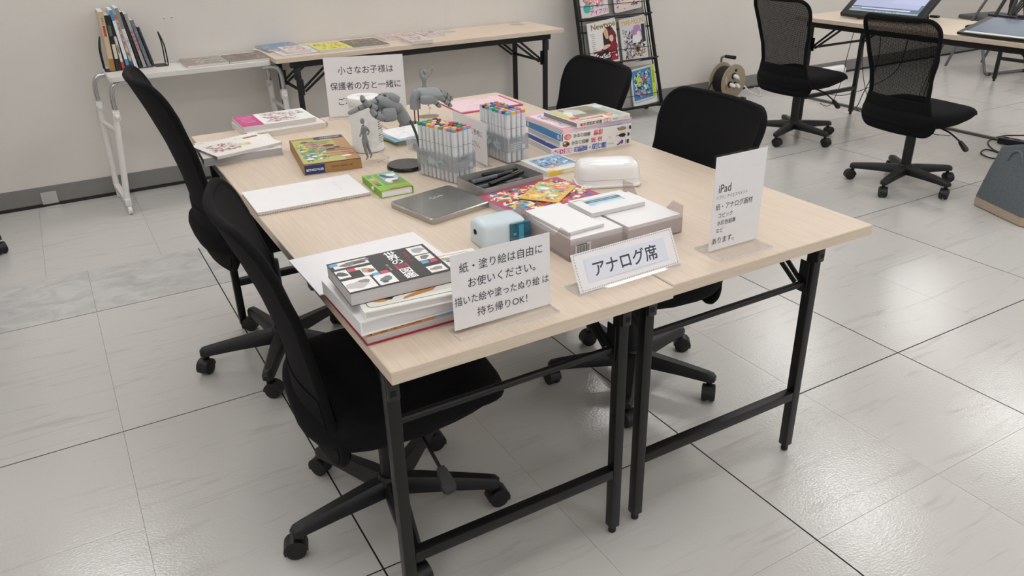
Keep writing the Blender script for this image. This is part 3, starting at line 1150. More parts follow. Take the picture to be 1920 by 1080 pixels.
# ---- closed silver tin
t = thing('pencil_tin', 'closed flat silver metal tin with scratched shiny lid', 'tin', (0.4155, 0.679, H), 0.21)
TIN = mat('tin_metal', '#b3b1ae', 0.25, 0.9, nscale=6, namt=0.06)
bm = new_bm()
slab(bm, rrect(0.192, 0.182, 0.012), 0.0, 0.0065)
part('base', bm, TIN, t)
bm = new_bm()
loft(bm, [[Vector((x, y, 0.007)) for x, y in rrect(0.194, 0.184, 0.013)], [Vector((x, y, 0.0135)) for x, y in rrect(0.194, 0.184, 0.013)],
          [Vector((x, y, 0.0146)) for x, y in rrect(0.191, 0.181, 0.012)]])
part('lid', bm, TIN, t)
bm = new_bm()
slab(bm, rrect(0.180, 0.170, 0.009), 0.0146, 0.0152)
part('lid_panel', bm, mat('lid_grey', '#8f8e8b', 0.22, 0.7, nscale=5, namt=0.05), t)
bm = new_bm()
tube(bm, smooth_path([(-0.012, 0.03, 0.0154), (-0.006, 0.04, 0.0154), (0.0, 0.028, 0.0154), (0.006, 0.038, 0.0154), (0.012, 0.03, 0.0154), (0.02, 0.036, 0.0154), (0.03, 0.031, 0.0154)], 4), 0.0007, 4)
part('script_mark', bm, mat('pale_mark', '#d8d6d2', 0.4, 0.4), t)

# ---- green pencil box
c, w, h, rot = px_rect((714, 359), (775, 348), (672.5, 331), H + 0.02)
t = thing('crayon_box', 'small green box of colour pencils with a white clasp', 'box', (c.x, c.y, H), rot)
bm = new_bm()
box(bm, (0, 0, 0.0192), (w, h, 0.0016), 0.0005, seg=1)
box(bm, (0, 0, 0.0008), (w, h, 0.0016), 0.0005, seg=1)
box(bm, (-w / 2 + 0.001, 0, 0.01), (0.002, h, 0.018))
box(bm, (w / 2 - 0.001, 0, 0.01), (0.002, h, 0.018))
part('sleeve', bm, mat('lime_card', '#86b83c', 0.4, namt=0.03), t, smooth=False)
bm = new_bm()
box(bm, (0, 0, 0.01), (w - 0.006, h - 0.004, 0.0164))
part('inner_tray', bm, PAPER, t, smooth=False)
bm = new_bm()
lathe(bm, [(0.006, 0), (0.0065, 0.002), (0.004, 0.005)], 12)
part('clasp', bm, WHITE_PLASTIC, t, loc=(-w / 2 - 0.0005, -0.02, 0.012), rot=(0, -PI / 2, 0))
F = Print().rect(0, 0, w * 0.97, h * 0.97, '#8cbf42').rect(0.012, 0.015, w * 0.66, h * 0.68, '#6f9c58').rect(0.018, 0.04, w * 0.5, h * 0.34, '#8fc6e0')
F.ell(0.012, 0.03, 0.012, 0.03, '#3d4a5c', 20, 14, 0.2).ell(0.012, 0.0, 0.02, 0.018, '#e8e8ea', 0, 14, 0.3).ell(0.02, -0.012, 0.012, 0.01, '#a04a44', 0, 12, 0.3).ell(0.026, 0.045, 0.012, 0.014, '#eef2f4', 0, 12, 0.3)
for k, cc in enumerate(('#3a6ab0', '#4aa05c', '#e8c83c', '#e88a34', '#d8404c', '#8a4ab0', '#6a4a34', '#222222')):
    F.rect(-w * 0.36, 0.058 - k * 0.0125, 0.014, 0.008, cc)
F.rect(0.012, -0.073, 0.062, 0.006, '#b03040').rect(0.012, -0.06, 0.07, 0.002, '#d8404c')
F.build('lid_print', t, loc=(0, 0, 0.0202))

# ---- brown pencil box with windows
c, w, h, rot = px_rect((568.7, 311.5), (678, 297.5), (529, 264), H + 0.03)
h = min(h, 0.30)
t = thing('pencil_box', 'brown cardboard pencil set box with a colourful lid and blue corner', 'box', (c.x, c.y, H), rot)
KRAFT = mat('kraft_card', '#a9814f', 0.6, nscale=20, namt=0.06)
bm = new_bm()
box(bm, (0, 0, 0.0145), (w, h, 0.029), 0.001, seg=1)
part('carton', bm, KRAFT, t, smooth=False)
bm = new_bm()
box(bm, (0, 0, 0.0299), (w - 0.002, h - 0.002, 0.0016))
part('lid', bm, mat('dark_card', '#2c2a28', 0.6), t, smooth=False)
W2, H2 = w - 0.004, h - 0.004
F = Print().rect(0, 0, W2, H2, '#b58c58').rect(-0.018, -0.01, W2 * 0.74, H2 * 0.9, '#b9b866')
F.splash(W2 * 0.55, H2 * 0.8, ['#3f7fb0', '#e2cf3e', '#7fae4e', '#4a9aa0', '#dfe6d8', '#2f5f9c', '#c9d67a', '#5a8f3e'], 260, 0.003, 0.012, 5, -0.035, -0.01)
for k in range(16):
    cc = ('#d8605c', '#e09a8a', '#c8504c', '#e8b0a0', '#9a6a5a', '#d0807a', '#8a9a6a', '#b0a070')[k % 8]
    F.rect(0.012 + 0.03 * math.sin(k * 0.4), -0.085 + k * 0.0118, 0.075, 0.0055, cc, -3)
for (x, y, rx, ry) in ((0.02, 0.03, 0.018, 0.012), (0.04, 0.0, 0.011, 0.008), (0.018, -0.015, 0.014, 0.010), (-0.045, 0.095, 0.011, 0.009)):
    F.ell(x, y, rx, ry, '#2a1e26', 0, 18)
F.rect(0.035, H2 / 2 - 0.018, 0.09, 0.032, '#2a3568').text('STAEDTLER', 0.04, H2 / 2 - 0.018, 0.012, '#e8e8ee', bold=0.02)
F.ell(-0.055, -0.10, 0.011, 0.011, '#e8e6e2').ell(-0.038, -0.075, 0.008, 0.008, '#dfe9ee').ell(0.05, -0.105, 0.015, 0.010, '#f0e8dc').ell(0.07, -0.085, 0.01, 0.007, '#c8503c')
F.build('lid_print', t, loc=(0, 0, 0.0309))
P = Print().rect(-W2 / 2 + 0.030, 0, 0.058, 0.027, '#26386e').text('STAEDTLER', -W2 / 2 + 0.033, -0.001, 0.0088, '#f2f2f6', bold=0.04).rect(-W2 / 2 + 0.0075, -0.001, 0.003, 0.007, '#f2f2f6')
P.text('Noris  colour  set', 0.028, 0.002, 0.0085, '#4a3826', skew=0.2)
P.build('front_print', t, mtx=plane_mtx((0, -h / 2 - 0.0002, 0.0145), (1, 0, 0), (0, 0, 1)))

# ---- drawing books at the back of the left table
c, w, h, rot = px_rect((456, 239.5), (592, 220), (425, 222), H + 0.036)
F = Print().rect(0, 0, w, h, '#eeedeb').rect(-w / 2 + 0.036, 0, 0.072, h, '#c2347c')
for k in range(5):
    F.rect(-w / 2 + 0.036, 0.06 - k * 0.022, 0.05 - 0.006 * (k % 3), 0.005, '#e2a8c8')
F.splash(0.12, 0.15, ['#c8b0b0', '#b86a74', '#d8c0a8', '#98a8b8', '#e0d0d0', '#8a7a80', '#c89090'], 170, 0.002, 0.010, 11, 0.02, 0)
F.vtext('水彩', 0.10, 0.05, 0.026, '#4a4a52', 0.03).vtext('の描き方', 0.075, 0.06, 0.014, '#6a6a72', 0.018)
book('drawing_guide', 'white drawing guide with a magenta band, upper book by the wipes canister', 'book', (c.x, c.y), H + 0.0205, w, h, 0.0165, rot + PI, cover='#f0efed', hard=False, front=F, front_rot=PI)
t = book('ring_notebook', 'thick pale notebook with ring binding, beneath the magenta banded guide', 'book', (c.x + 0.012, c.y - 0.012), H, 0.272, 0.212, 0.020, rot + 0.05, cover='#e6ddd8', hard=False,
         pages=mat('page_cream', '#ddd6cd', 0.8, nscale=3, namt=0.1, stretch=(1, 1, 200)))
bm = new_bm()
for k in range(22):
    y = -0.095 + 0.19 * k / 21
    tube(bm, [(0.137 + 0.006 * math.cos(a), y, 0.0105 + 0.009 * math.sin(a)) for a in [2 * PI * q / 8 for q in range(8)]], 0.0008, 4, closed=True)
o = part('wire_binding', bm, mat('dark_wire', '#4a4a40', 0.4, 0.5), t)
o['kind'] = 'stuff'
c, w, h, rot = px_rect((407, 294), (529, 266), (361, 273), H + 0.033)
F = Print().rect(0, 0, w, h, '#efece8')
F.splash(0.10, 0.10, ['#c88a8a', '#b89a70', '#d8b0a8', '#8a6a5c', '#e0c8a0', '#a85a60'], 130, 0.002, 0.008, 12, -0.045, -0.005)
F.splash(0.05, 0.05, ['#e8d890', '#e8b8a0', '#f0e4b0'], 14, 0.006, 0.012, 13, 0.02, -0.02)
F.rect(0.07, 0.045, 0.05, 0.014, '#b0703c').vtext('コミックの描き方', 0.028, 0.055, 0.010, '#aaa6a4', 0.011, 90)
book('sketch_guide', 'thin white illustrated book lying askew nearest the left table corner', 'book', (c.x, c.y), H + 0.0246, w, h, 0.0085, rot + PI, cover='#f0eeeb', hard=False, front=F, front_rot=PI)
c2, w2, h2, rot2 = px_rect((389, 308), (531, 288), (363, 276), H + 0.004)
F = Print().rect(0, 0, 0.235, 0.20, '#e8e4de').splash(0.225, 0.19, ['#d87a3c', '#5a8ac0', '#e8d060', '#c84a4a', '#6a9a5a', '#f4f2ee', '#3a3a40'], 300, 0.002, 0.008, 14)
book('sketch_guide', 'thick book with a busy coloured cover under the thin white book, left table corner', 'book', (0.092, 1.495), H, 0.235, 0.205, 0.024, 0.0 + PI - 0.05, cover='#e2e0df', hard=False, front=F,
     pages=mat('page_grey', '#b9b7ba', 0.8, nscale=3, namt=0.1, stretch=(1, 1, 200)))


# ================================================================== SIGNS
def sign(name, label, x, y, rotz, w, h, lean, pr, base_front, base_back, base_w=None, margin=0.003, z=H, paper=PAPER):
    """card in a clear acrylic stand; its face looks along local -y"""
    t = thing(name, label, 'sign', (x, y, z), rotz)
    M_ = Matrix.Rotation(-lean, 4, 'X')
    bm = new_bm()
    box(bm, (0, 0.0017, h / 2 + 0.004), (w - margin * 2, 0.0008, h - margin * 2))
    part('card', bm, paper, t, smooth=False, mtx=M_)
    bm = new_bm()
    box(bm, (0, 0.0036, h / 2 + 0.004), (w, 0.002, h), 0.0004, seg=1)
    part('acrylic_holder', bm, CLEAR, t, smooth=False, mtx=M_)
    bm = new_bm()
    bw = base_w or w
    box(bm, (0, (base_back - base_front) / 2, 0.0016), (bw, base_front + base_back, 0.003), 0.0008, seg=1)
    part('acrylic_base', bm, CLEAR, t, smooth=False)
    bm = new_bm()
    yc, dd = (base_back - base_front) / 2, base_front + base_back
    o_ = [(x, y + yc) for x, y in rrect(bw + 0.0006, dd + 0.0006, 0.002, 2)]
    i_ = [(x, y + yc) for x, y in rrect(bw - 0.0022, dd - 0.0022, 0.001, 2)]
    loft(bm, [[Vector((x, y, z)) for x, y in q] for q, z in ((i_, 0.0002), (o_, 0.0002), (o_, 0.0034), (i_, 0.0034))], cap=False, closed=True)
    part('base_edge_highlight', bm, clear_mat('acrylic_edge_highlight', opac=0.34, haze='#ffffff', gloss=0.3), t, smooth=False)  # whitish frame puts the bright edge highlight of the clear base into colour
    pr.build('lettering', t, mtx=M_ @ plane_mtx((0, 0.00115, h / 2 + 0.004), (1, 0, 0), (0, 0, 1)))
    return t


TXT = '#3a3a44'
P = Print()
P.text('紙・塗り絵は自由に', 0.0, 0.045, 0.0200, TXT, bold=0.008, sx=0.95)
P.text('お使いください。', 0.0, 0.014, 0.0200, TXT, bold=0.008, sx=0.95)
P.text('描いた絵や塗ったぬり絵 は', 0.0, -0.017, 0.0185, TXT, bold=0.008, sx=0.86)
P.text('持ち帰りOK！', -0.002, -0.046, 0.0190, TXT, bold=0.008, sx=0.95)
sign('notice_stand', 'clear acrylic stand with a white free paper notice at the front table edge', 0.247, 0.057, 0.0, 0.207, 0.150, 0.02, P, 0.028, 0.022)
P = Print()
for k in range(43):
    for sy in (-1, 1):
        P.rect(-0.121 + 0.242 * k / 42, sy * 0.0355, 0.0036, 0.0010, '#6a6a72', 30)
for k in range(13):
    for sx in (-1, 1):
        P.rect(sx * 0.1235, -0.033 + 0.066 * k / 12, 0.0036, 0.0010, '#6a6a72', 60)
P.rect(0.0, 0.0, 0.205, 0.046, '#dde0ec').text('アナログ席', -0.004, 0, 0.0335, TXT, bold=0.022)
sign('seat_sign', 'low slanted white card with a stitched border reading analog seats', 0.549, 0.064, 0.03, 0.263, 0.083, 0.48, P, -0.004, 0.055)
P = Print()
P.text('iPad', -0.058, 0.034, 0.0255, TXT, align='L', bold=0.012, sx=0.86)
P.text('ソフト：アイビスペイント', -0.062, 0.015, 0.0100, TXT, align='L', sx=0.75)
P.text('紙・アナログ画材', -0.062, -0.006, 0.0155, TXT, align='L', bold=0.008, sx=0.86)
P.text('コピック', -0.052, -0.026, 0.0120, TXT, align='L', bold=0.005, sx=0.9)
P.text('水彩色鉛筆', -0.054, -0.043, 0.0120, TXT, align='L', bold=0.005, sx=0.9)
P.text('など', -0.055, -0.060, 0.0120, TXT, align='L', bold=0.005, sx=0.9)
P.text('あります。', -0.064, -0.083, 0.0165, TXT, align='L', bold=0.008, sx=0.9)
sign('menu_stand', 'tall white card in a clear stand reading iPad on the right table', 0.836, 0.081, 0.0, 0.150, 0.214, 0.0, P, 0.045, 0.042)
P = Print()
P.text('小さなお子様は', 0.005, 0.058, 0.0300, TXT, bold=0.008, sx=0.95)
P.text('保護者の方と一緒に', 0.0, 0.003, 0.0300, TXT, bold=0.008, sx=0.95)
P.text('ご利用ください。', 0.0, -0.052, 0.0300, TXT, bold=0.008, sx=0.95)
sign('notice_stand', 'large white notice about small children, upright behind the wipes canister', 0.612, 1.712, -0.36, 0.288, 0.216, 0.03, P, 0.02, 0.03)
P = Print().text('本は絵を描く参考に', 0, 0.025, 0.0195, TXT, bold=0.006, sx=0.95).text('お使いください。', 0, -0.01, 0.0195, TXT, bold=0.006, sx=0.95)
sign('notice_stand', 'side-on white notice standing between the two marker racks', 0.668, 1.008, -PI / 2, 0.222, 0.128, 0.0, P, 0.012, 0.02)


# ================================================================== MARKERS
RACK_CLEAR = clear_mat('rack_clear', opac=0.07, haze='#e8ecf2')
MK_BODY = mat('marker_white', '#e1e3e6', 0.4, namt=0.015)
MK_RING = mat('marker_seam', '#8f9296', 0.5)
CAPCOL = {'green': '#2f9a4c', 'leaf green': '#7fb83a', 'yellow': '#ecc630', 'pale yellow': '#f2e28a', 'pink': '#e88aa6', 'rose': '#d8546e', 'blue': '#3f78c8', 'sky blue': '#6cb8e4',
          'navy': '#3a4a8a', 'violet': '#8a6ab4', 'orange': '#ee8a3c', 'vermilion': '#e0502e', 'brown': '#6a3d34', 'skin beige': '#ecc4a4', 'grey': '#8d9096', 'black': '#2a2a2e', 'teal': '#3c9c98', 'lilac': '#d9a9d6'}
mk_mesh = {}


def marker_parts(parent, col):
    if not mk_mesh:
        b = new_bm()
        rings = []
        for z, s in ((0.0, 0.84), (0.002, 0.92), (0.100, 0.92)):
            rings.append([Vector((x * s, y * s, z)) for x, y in rrect(0.0150, 0.0128, 0.0042, 2)])
        loft(b, rings)
        mk_mesh['body'] = b
        b = new_bm()
        rings = []
        for z, s in ((0.1015, 0.98), (0.141, 0.96)):
            rings.append([Vector((x * s, y * s, z)) for x, y in rrect(0.0150, 0.0128, 0.0042, 2)])
        loft(b, rings)
        mk_mesh['cap'] = b
        b = new_bm()
        rings = [[Vector((x * s, y * s, z)) for x, y in rrect(0.0150, 0.0128, 0.0042, 2)] for z, s in ((0.1411, 0.95), (0.1470, 0.92), (0.1490, 0.80))]
        loft(b, rings)
        mk_mesh['tip'] = b
        b = new_bm()
        rings = [[Vector((x * s, y * s, z)) for x, y in rrect(0.0150, 0.0128, 0.0042, 2)] for z, s in ((0.1, 0.86), (0.1015, 0.86))]
        loft(b, rings)
        mk_mesh['seam'] = b
        for k in list(mk_mesh):
            me = bpy.data.meshes.new(k)
            bmesh.ops.recalc_face_normals(mk_mesh[k], faces=mk_mesh[k].faces[:])
            mk_mesh[k].to_mesh(me)
            mk_mesh[k].free()
            me.polygons.foreach_set('use_smooth', [True] * len(me.polygons))
            me.set_sharp_from_angle(angle=0.7)
            mk_mesh[k] = me
        mk_mesh['body'].materials.append(MK_BODY)
        mk_mesh['cap'].materials.append(MK_BODY)
        mk_mesh['seam'].materials.append(MK_RING)
    link('barrel', mk_mesh['body'], None, parent)
    link('seam', mk_mesh['seam'], None, parent)
    link('cap', mk_mesh['cap'], None, parent)
    key = 'tip_' + col
    if key not in mk_mesh:
        me = mk_mesh['tip'].copy()
        me.materials.clear()
        me.materials.append(mat('ink_' + col, CAPCOL[col], 0.35, namt=0.02))
        mk_mesh[key] = me
    link('cap_end', mk_mesh[key], None, parent)


ORD = ('first', 'second', 'third', 'fourth', 'fifth', 'sixth', 'seventh', 'eighth', 'ninth')
COLN = ('leftmost', 'second from left', 'third from left', 'rightmost')


def marker_rack(label, cx, cy, rotz, colours, where, seed):
    LX, LY = 0.0755, 0.158
    t = thing('marker_rack', label, 'marker rack', (cx, cy, H), rotz)
    bm = new_bm()
    box(bm, (0, 0, 0.001), (LX, LY, 0.002))
    for sx in (-1, 1):
        box(bm, (sx * (LX / 2 - 0.0007), 0, 0.042), (0.0014, LY, 0.08))
    for sy in (-1, 1):
        box(bm, (0, sy * (LY / 2 - 0.0007), 0.042), (LX - 0.0028, 0.0014, 0.08))
    part('clear_case', bm, RACK_CLEAR, t, smooth=False)
    # printed band round the case
    BAND = clear_mat('rack_band', tint='#f6f7f8', opac=0.27, haze='#dfe1e4')
    bm = new_bm()
    for sx in (-1, 1):
        box(bm, (sx * (LX / 2 + 0.0004), 0, 0.056), (0.0005, LY, 0.044))
    for sy in (-1, 1):
        box(bm, (0, sy * (LY / 2 + 0.0004), 0.056), (LX, 0.0005, 0.044))
    part('printed_band', bm, BAND, t, smooth=False)
    P = Print().text('COPIC', -0.045, 0.012, 0.017, '#8d9198', bold=0.02)
    P.splash(0.11, 0.02, ['#a7b9c0', '#9fb3bb', '#b4c0c5'], 8, 0.010, 0.017, seed, -0.004, -0.004)
    P.build('side_print', t, mtx=plane_mtx((-LX / 2 - 0.0010, 0, 0.056), (0, -1, 0), (0, 0, 1)))
    P = Print().text('COPIC', -0.012, 0.013, 0.013, '#767b84', bold=0.02)
    for k in range(4):
        P.rect(-0.005, 0.002 - 0.005 * k, 0.045, 0.0015, '#c4c7cc')
    P.rect(0.020, -0.010, 0.011, 0.013, '#c9ccd2')
    P.build('end_print', t, mtx=plane_mtx((0, -LY / 2 - 0.0010, 0.056), (1, 0, 0), (0, 0, 1)))
    rd = random.Random(seed)
    k = 0
    R_ = Matrix.Rotation(rotz, 3, 'Z')
    for j in range(9):
        for i in range(4):
            col = colours[k % len(colours)]
            k += 1
            p = R_ @ Vector((-0.0270 + 0.018 * i, 0.0680 - 0.017 * j, 0))
            mk = thing('marker', '%s capped white marker, %s row back, %s, in the %s' % (col, ORD[8 - j], COLN[i], where), 'marker', (cx + p.x, cy + p.y, H + 0.0022),
                       rotz + rd.uniform(-0.05, 0.05), 'markers in the ' + where)
            mk.rotation_euler = (rd.uniform(-0.012, 0.012), rd.uniform(-0.012, 0.012), mk.rotation_euler.z)
            marker_parts(mk, col)
    return t


c1 = ['green', 'leaf green', 'grey', 'black', 'blue', 'leaf green', 'skin beige', 'brown', 'yellow', 'skin beige', 'brown', 'skin beige', 'pink', 'navy', 'pale yellow', 'lilac', 'pale yellow', 'navy', 'skin beige', 'rose',
      'grey', 'orange', 'brown', 'brown', 'skin beige', 'orange', 'brown', 'teal', 'grey', 'skin beige', 'green', 'vermilion', 'grey', 'vermilion', 'sky blue', 'pink']
c2_ = ['lilac', 'orange', 'blue', 'vermilion', 'black', 'skin beige', 'teal', 'orange', 'grey', 'navy', 'rose', 'green', 'sky blue', 'grey', 'violet', 'pink', 'green', 'vermilion', 'grey', 'blue', 'teal', 'skin beige', 'brown', 'navy',
       'lilac', 'yellow', 'violet', 'orange', 'navy', 'lilac', 'sky blue', 'violet', 'sky blue', 'yellow', 'lilac', 'orange']
marker_rack('clear marker rack nearer the open pen tin, full of white markers', 0.5375, 0.8975, 0.30, c1, 'near rack', 3)
marker_rack('clear marker rack beside the encyclopaedia stack, full of white markers', 0.768, 0.982, 0.09, c2_, 'far rack', 5)


# ================================================================== MORE ON THE TABLES
# ---- open tin with pens
t = thing('pen_tin', 'open grey metal tin holding black pens and markers', 'tin', (0.622, 0.738, H), 0.10)
TINB = mat('tin_body', '#a9a8a6', 0.35, 0.35, nscale=8, namt=0.05)
TW, TD = 0.200, 0.136
bm = new_bm()
o_, i_ = rrect(TW, TD, 0.010), rrect(TW - 0.003, TD - 0.003, 0.009)
loft(bm, [[Vector((x, y, 0.001)) for x, y in i_], [Vector((x, y, 0.0)) for x, y in o_], [Vector((x, y, 0.030)) for x, y in o_], [Vector((x, y, 0.030)) for x, y in i_], [Vector((x, y, 0.003)) for x, y in i_]])
part('tray', bm, TINB, t, angle=30)
bm = new_bm()
slab(bm, rrect(TW - 0.004, TD - 0.004, 0.008), 0.0031, 0.0036)
part('lining', bm, mat('tin_lining', '#3a3b3e', 0.6), t)
PEN_B = mat('pen_black', '#1a1b1e', 0.3)
PEN_G = mat('pen_grey', '#5d6168', 0.35)


def pen(label, cx, cy, z, ang, L, r, body, capc, clip):
    e = thing('pen', label, 'pen', (cx, cy, z), ang, 'pens in the open tin')
    bm = new_bm()
    tube(bm, [(-L / 2, 0, r), (-L / 2 + 0.002, 0, r), (L * 0.1, 0, r)], [r * 0.8, r, r], 10)
    part('barrel', bm, body, e)
    bm = new_bm()
    tube(bm, [(L * 0.1, 0, r), (L / 2 - 0.003, 0, r), (L / 2, 0, r)], [r * 1.06, r * 1.06, r * 0.7], 10)
    part('cap', bm, capc, e)
    if clip:
        bm = new_bm()
        box(bm, (L * 0.28, 0, 2 * r + 0.0016), (L * 0.26, 0.003, 0.001))
        box(bm, (L * 0.40, 0, 2 * r + 0.0008), (0.003, 0.003, 0.0014))
        part('clip', bm, clip, e, smooth=False)
    return e


R0 = Matrix.Rotation(0.10, 3, 'Z')
GOLD = mat('gold_clip', '#c8b878', 0.25, 0.9)
pens = [(0.0, -0.052, 0.004, 0.12, PEN_G, PEN_B, None, 'grey pen nearest the front rim of the open tin'),
        (-0.01, -0.034, 0.004, 0.06, PEN_B, PEN_B, CHROME, 'black pen second from the front rim of the open tin'),
        (-0.008, -0.017, 0.004, 0.03, PEN_B, PEN_G, None, 'black pen with grey cap third from the front of the open tin'),
        (-0.012, 0.000, 0.004, 0.0, PEN_G, PEN_B, None, 'grey pen in the middle of the open tin'),
        (0.0, 0.017, 0.004, -0.03, PEN_B, PEN_B, None, 'black pen behind the middle of the open tin'),
        (0.006, 0.034, 0.004, -0.05, PEN_B, PEN_G, None, 'black pen second from the back rim of the open tin'),
        (0.0, 0.052, 0.004, -0.04, PEN_B, PEN_B, None, 'black pen along the back rim of the open tin'),
        (0.014, -0.010, 0.0172, 0.24, PEN_B, PEN_B, GOLD, 'black pen with a gold clip lying across the other pens'),
        (-0.012, 0.020, 0.0172, 0.05, PEN_G, PEN_B, None, 'dark grey pen lying on top at the back of the open tin'),
        (0.030, 0.045, 0.0172, -0.10, PEN_B, PEN_B, None, 'short black pen lying on top by the far rim of the open tin')]
for k, (px, py, pz, a, b_, c_, cl_, lab) in enumerate(pens):
    p = R0 @ Vector((px, py, 0))
    pen(lab, 0.622 + p.x, 0.738 + p.y, H + pz, 0.10 + a, 0.140 if k < 9 else 0.11, 0.0062, b_, c_, cl_)

# ---- ring bound colouring book
t = thing('colouring_book', 'small ring bound colouring book with a blue scene on its cover, behind the open tin', 'book', (0.834, 0.808, H), 0.03)
w, h = 0.128, 0.145
bm = new_bm()
box(bm, (0, 0, 0.006), (w, h, 0.012))
part('pages', bm, PAGES, t, smooth=False)
bm = new_bm()
box(bm, (0, 0, 0.0126), (w + 0.001, h + 0.001, 0.001))
part('cover', bm, mat('cover_sheet', '#e7e4dc', 0.4), t, smooth=False)
F = Print().rect(0, 0, w, h, '#dfe2df').rect(0.004, 0.008, w * 0.84, h * 0.62, '#7fb0d6')
F.splash(w * 0.8, h * 0.55, ['#4f8ac4', '#a9cbe2', '#e8eef0', '#6a9ac8', '#d8e4ea'], 110, 0.003, 0.010, 21, 0.004, 0.008)
F.splash(w * 0.5, h * 0.3, ['#e8765a', '#f0c04a', '#f2f0ea', '#7fb45a', '#d85a78'], 50, 0.002, 0.006, 22, -0.01, -0.03)
F.text('ぬりえ', -0.014, -0.005, 0.028, '#4a6a8a', 12, bold=0.02).text('なつ', -0.02, 0.04, 0.020, '#d85a4a', 8, bold=0.02)
F.rect(-w / 2 + 0.014, -h / 2 + 0.006, 0.028, 0.012, '#ecc83c')
for k in range(14):
    F.rect(0.052, -0.06 + 0.0095 * k, 0.012, 0.0022, '#3a3a44' if k % 3 else '#c84a4a', 18)
F.build('cover_print', t, loc=(0, 0, 0.0133))
P = Print().rect(-0.04, 0, 0.045, 0.011, '#ecc83c').rect(0.03, 0, 0.08, 0.011, '#efe8c4')
P.build('edge_print', t, mtx=plane_mtx((0, -h / 2 - 0.0004, 0.006), (1, 0, 0), (0, 0, 1)))
bm = new_bm()
for k in range(18):
    y = -0.064 + 0.128 * k / 17
    tube(bm, [(w / 2 + 0.0005 + 0.005 * math.cos(a), y, 0.0066 + 0.0064 * math.sin(a)) for a in [2 * PI * q / 7 for q in range(7)]], 0.0008, 4, closed=True)
o = part('wire_binding', bm, mat('white_wire', '#dcdcdc', 0.4), t)
o['kind'] = 'stuff'

# ---- colourful magazines
c, w, h, rot = px_rect((966, 405), (1112, 362), (904.5, 366), H + 0.016)
w, h = 0.257, 0.182
FLp = at(904.5, 366, H + 0.016)
rot = 0.10
ce = FLp + Vector((math.cos(rot) * w / 2 + math.sin(rot) * h / 2, math.sin(rot) * w / 2 - math.cos(rot) * h / 2, 0))
ce = Vector((0.645, 0.577, 0))
F = Print().rect(0, 0, h, w, '#b8466a')
F.splash(h * 0.95, w * 0.95, ['#d8382c', '#e8a83c', '#7a3a90', '#3a9a90', '#f2ead8', '#2a6ab0', '#e05a7a', '#5a2a6a', '#f0d050', '#c84a28', '#4a9a4a'], 120, 0.010, 0.026, 31).splash(h * 0.95, w * 0.95, ['#d8382c', '#e8a83c', '#7a3a90', '#3a9a90', '#f2ead8', '#2a6ab0', '#e05a7a', '#f0d050', '#fff6e8', '#3a2030'], 420, 0.003, 0.012, 32)
for k in range(4):
    F.ell(-0.06 + 0.012 * k, 0.115 - 0.018 * k, 0.013, 0.010, '#7ab8c0').ell(-0.06 + 0.012 * k, 0.115 - 0.018 * k, 0.008, 0.006, '#3a7a9a')
F.text('SPECIAL', -0.025, -0.085, 0.036, '#f4f0ea', 90, bold=0.04).text('まんが', 0.03, -0.08, 0.030, '#fff2c8', 90, bold=0.04)
bk = book('comic_magazine', 'thick comic magazine with a riot of red and purple on its cover', 'magazine', (ce.x, ce.y), H, h, w, 0.016, 0.09 + PI / 2, cover='#cfc4cc', hard=False, front=F,
          pages=mat('pulp_pages', '#cbbfc0', 0.85, nscale=3, namt=0.12, stretch=(1, 1, 220)))
c, w, h, rot = px_rect((1012, 381), (1064, 354), (961, 372), H + 0.019)
F = Print().rect(0, 0, 0.105, 0.142, '#e6b84c').splash(0.098, 0.135, ['#e88a3c', '#d8503c', '#f0d878', '#8ac4a8', '#6ab0c8', '#e8a070', '#f4ecd0'], 160, 0.003, 0.011, 33)
for (x, y, c1, c2) in ((-0.02, 0.02, '#a8d4d8', '#f2f4f0'), (0.02, -0.025, '#b8c88a', '#e8ecd8'), (-0.018, -0.042, '#f0c850', '#f4dc8a'), (0.02, 0.04, '#e07a58', '#f0b098')):
    F.ell(x, y, 0.02, 0.016, c1, 20, 16, 0.25).ell(x + 0.002, y, 0.012, 0.009, c2, 0, 12, 0.3)
F.rect(0.03, 0.06, 0.03, 0.012, '#e4e0d8')
for k in range(9):
    F.rect(0.018 + 0.003 * k, 0.06, 0.0012, 0.009, '#4a4038')
book('sticker_booklet', 'thin yellow booklet with pastel blobs lying askew on the comic magazine', 'booklet', (0.672, 0.575), H + 0.0166 + 0.0022, 0.105, 0.142, 0.002, 0.85 + PI / 2 - 0.2, cover='#e0b050', hard=False, front=F, front_rot=PI)

# ---- white wet wipe case
t = thing('wipes_case', 'glossy white rounded plastic wet wipe case on the right table', 'case', (0.878, 0.603, H), -0.42)
GLOSSW = mat('glossy_white', '#f1f0ef', 0.18, namt=0.005, coat=0.3)


def case_rings(spec):
    return [[Vector((x, y + dy, z)) for x, y in rrect(w, d, r, 6)] for z, w, d, r, dy in spec]


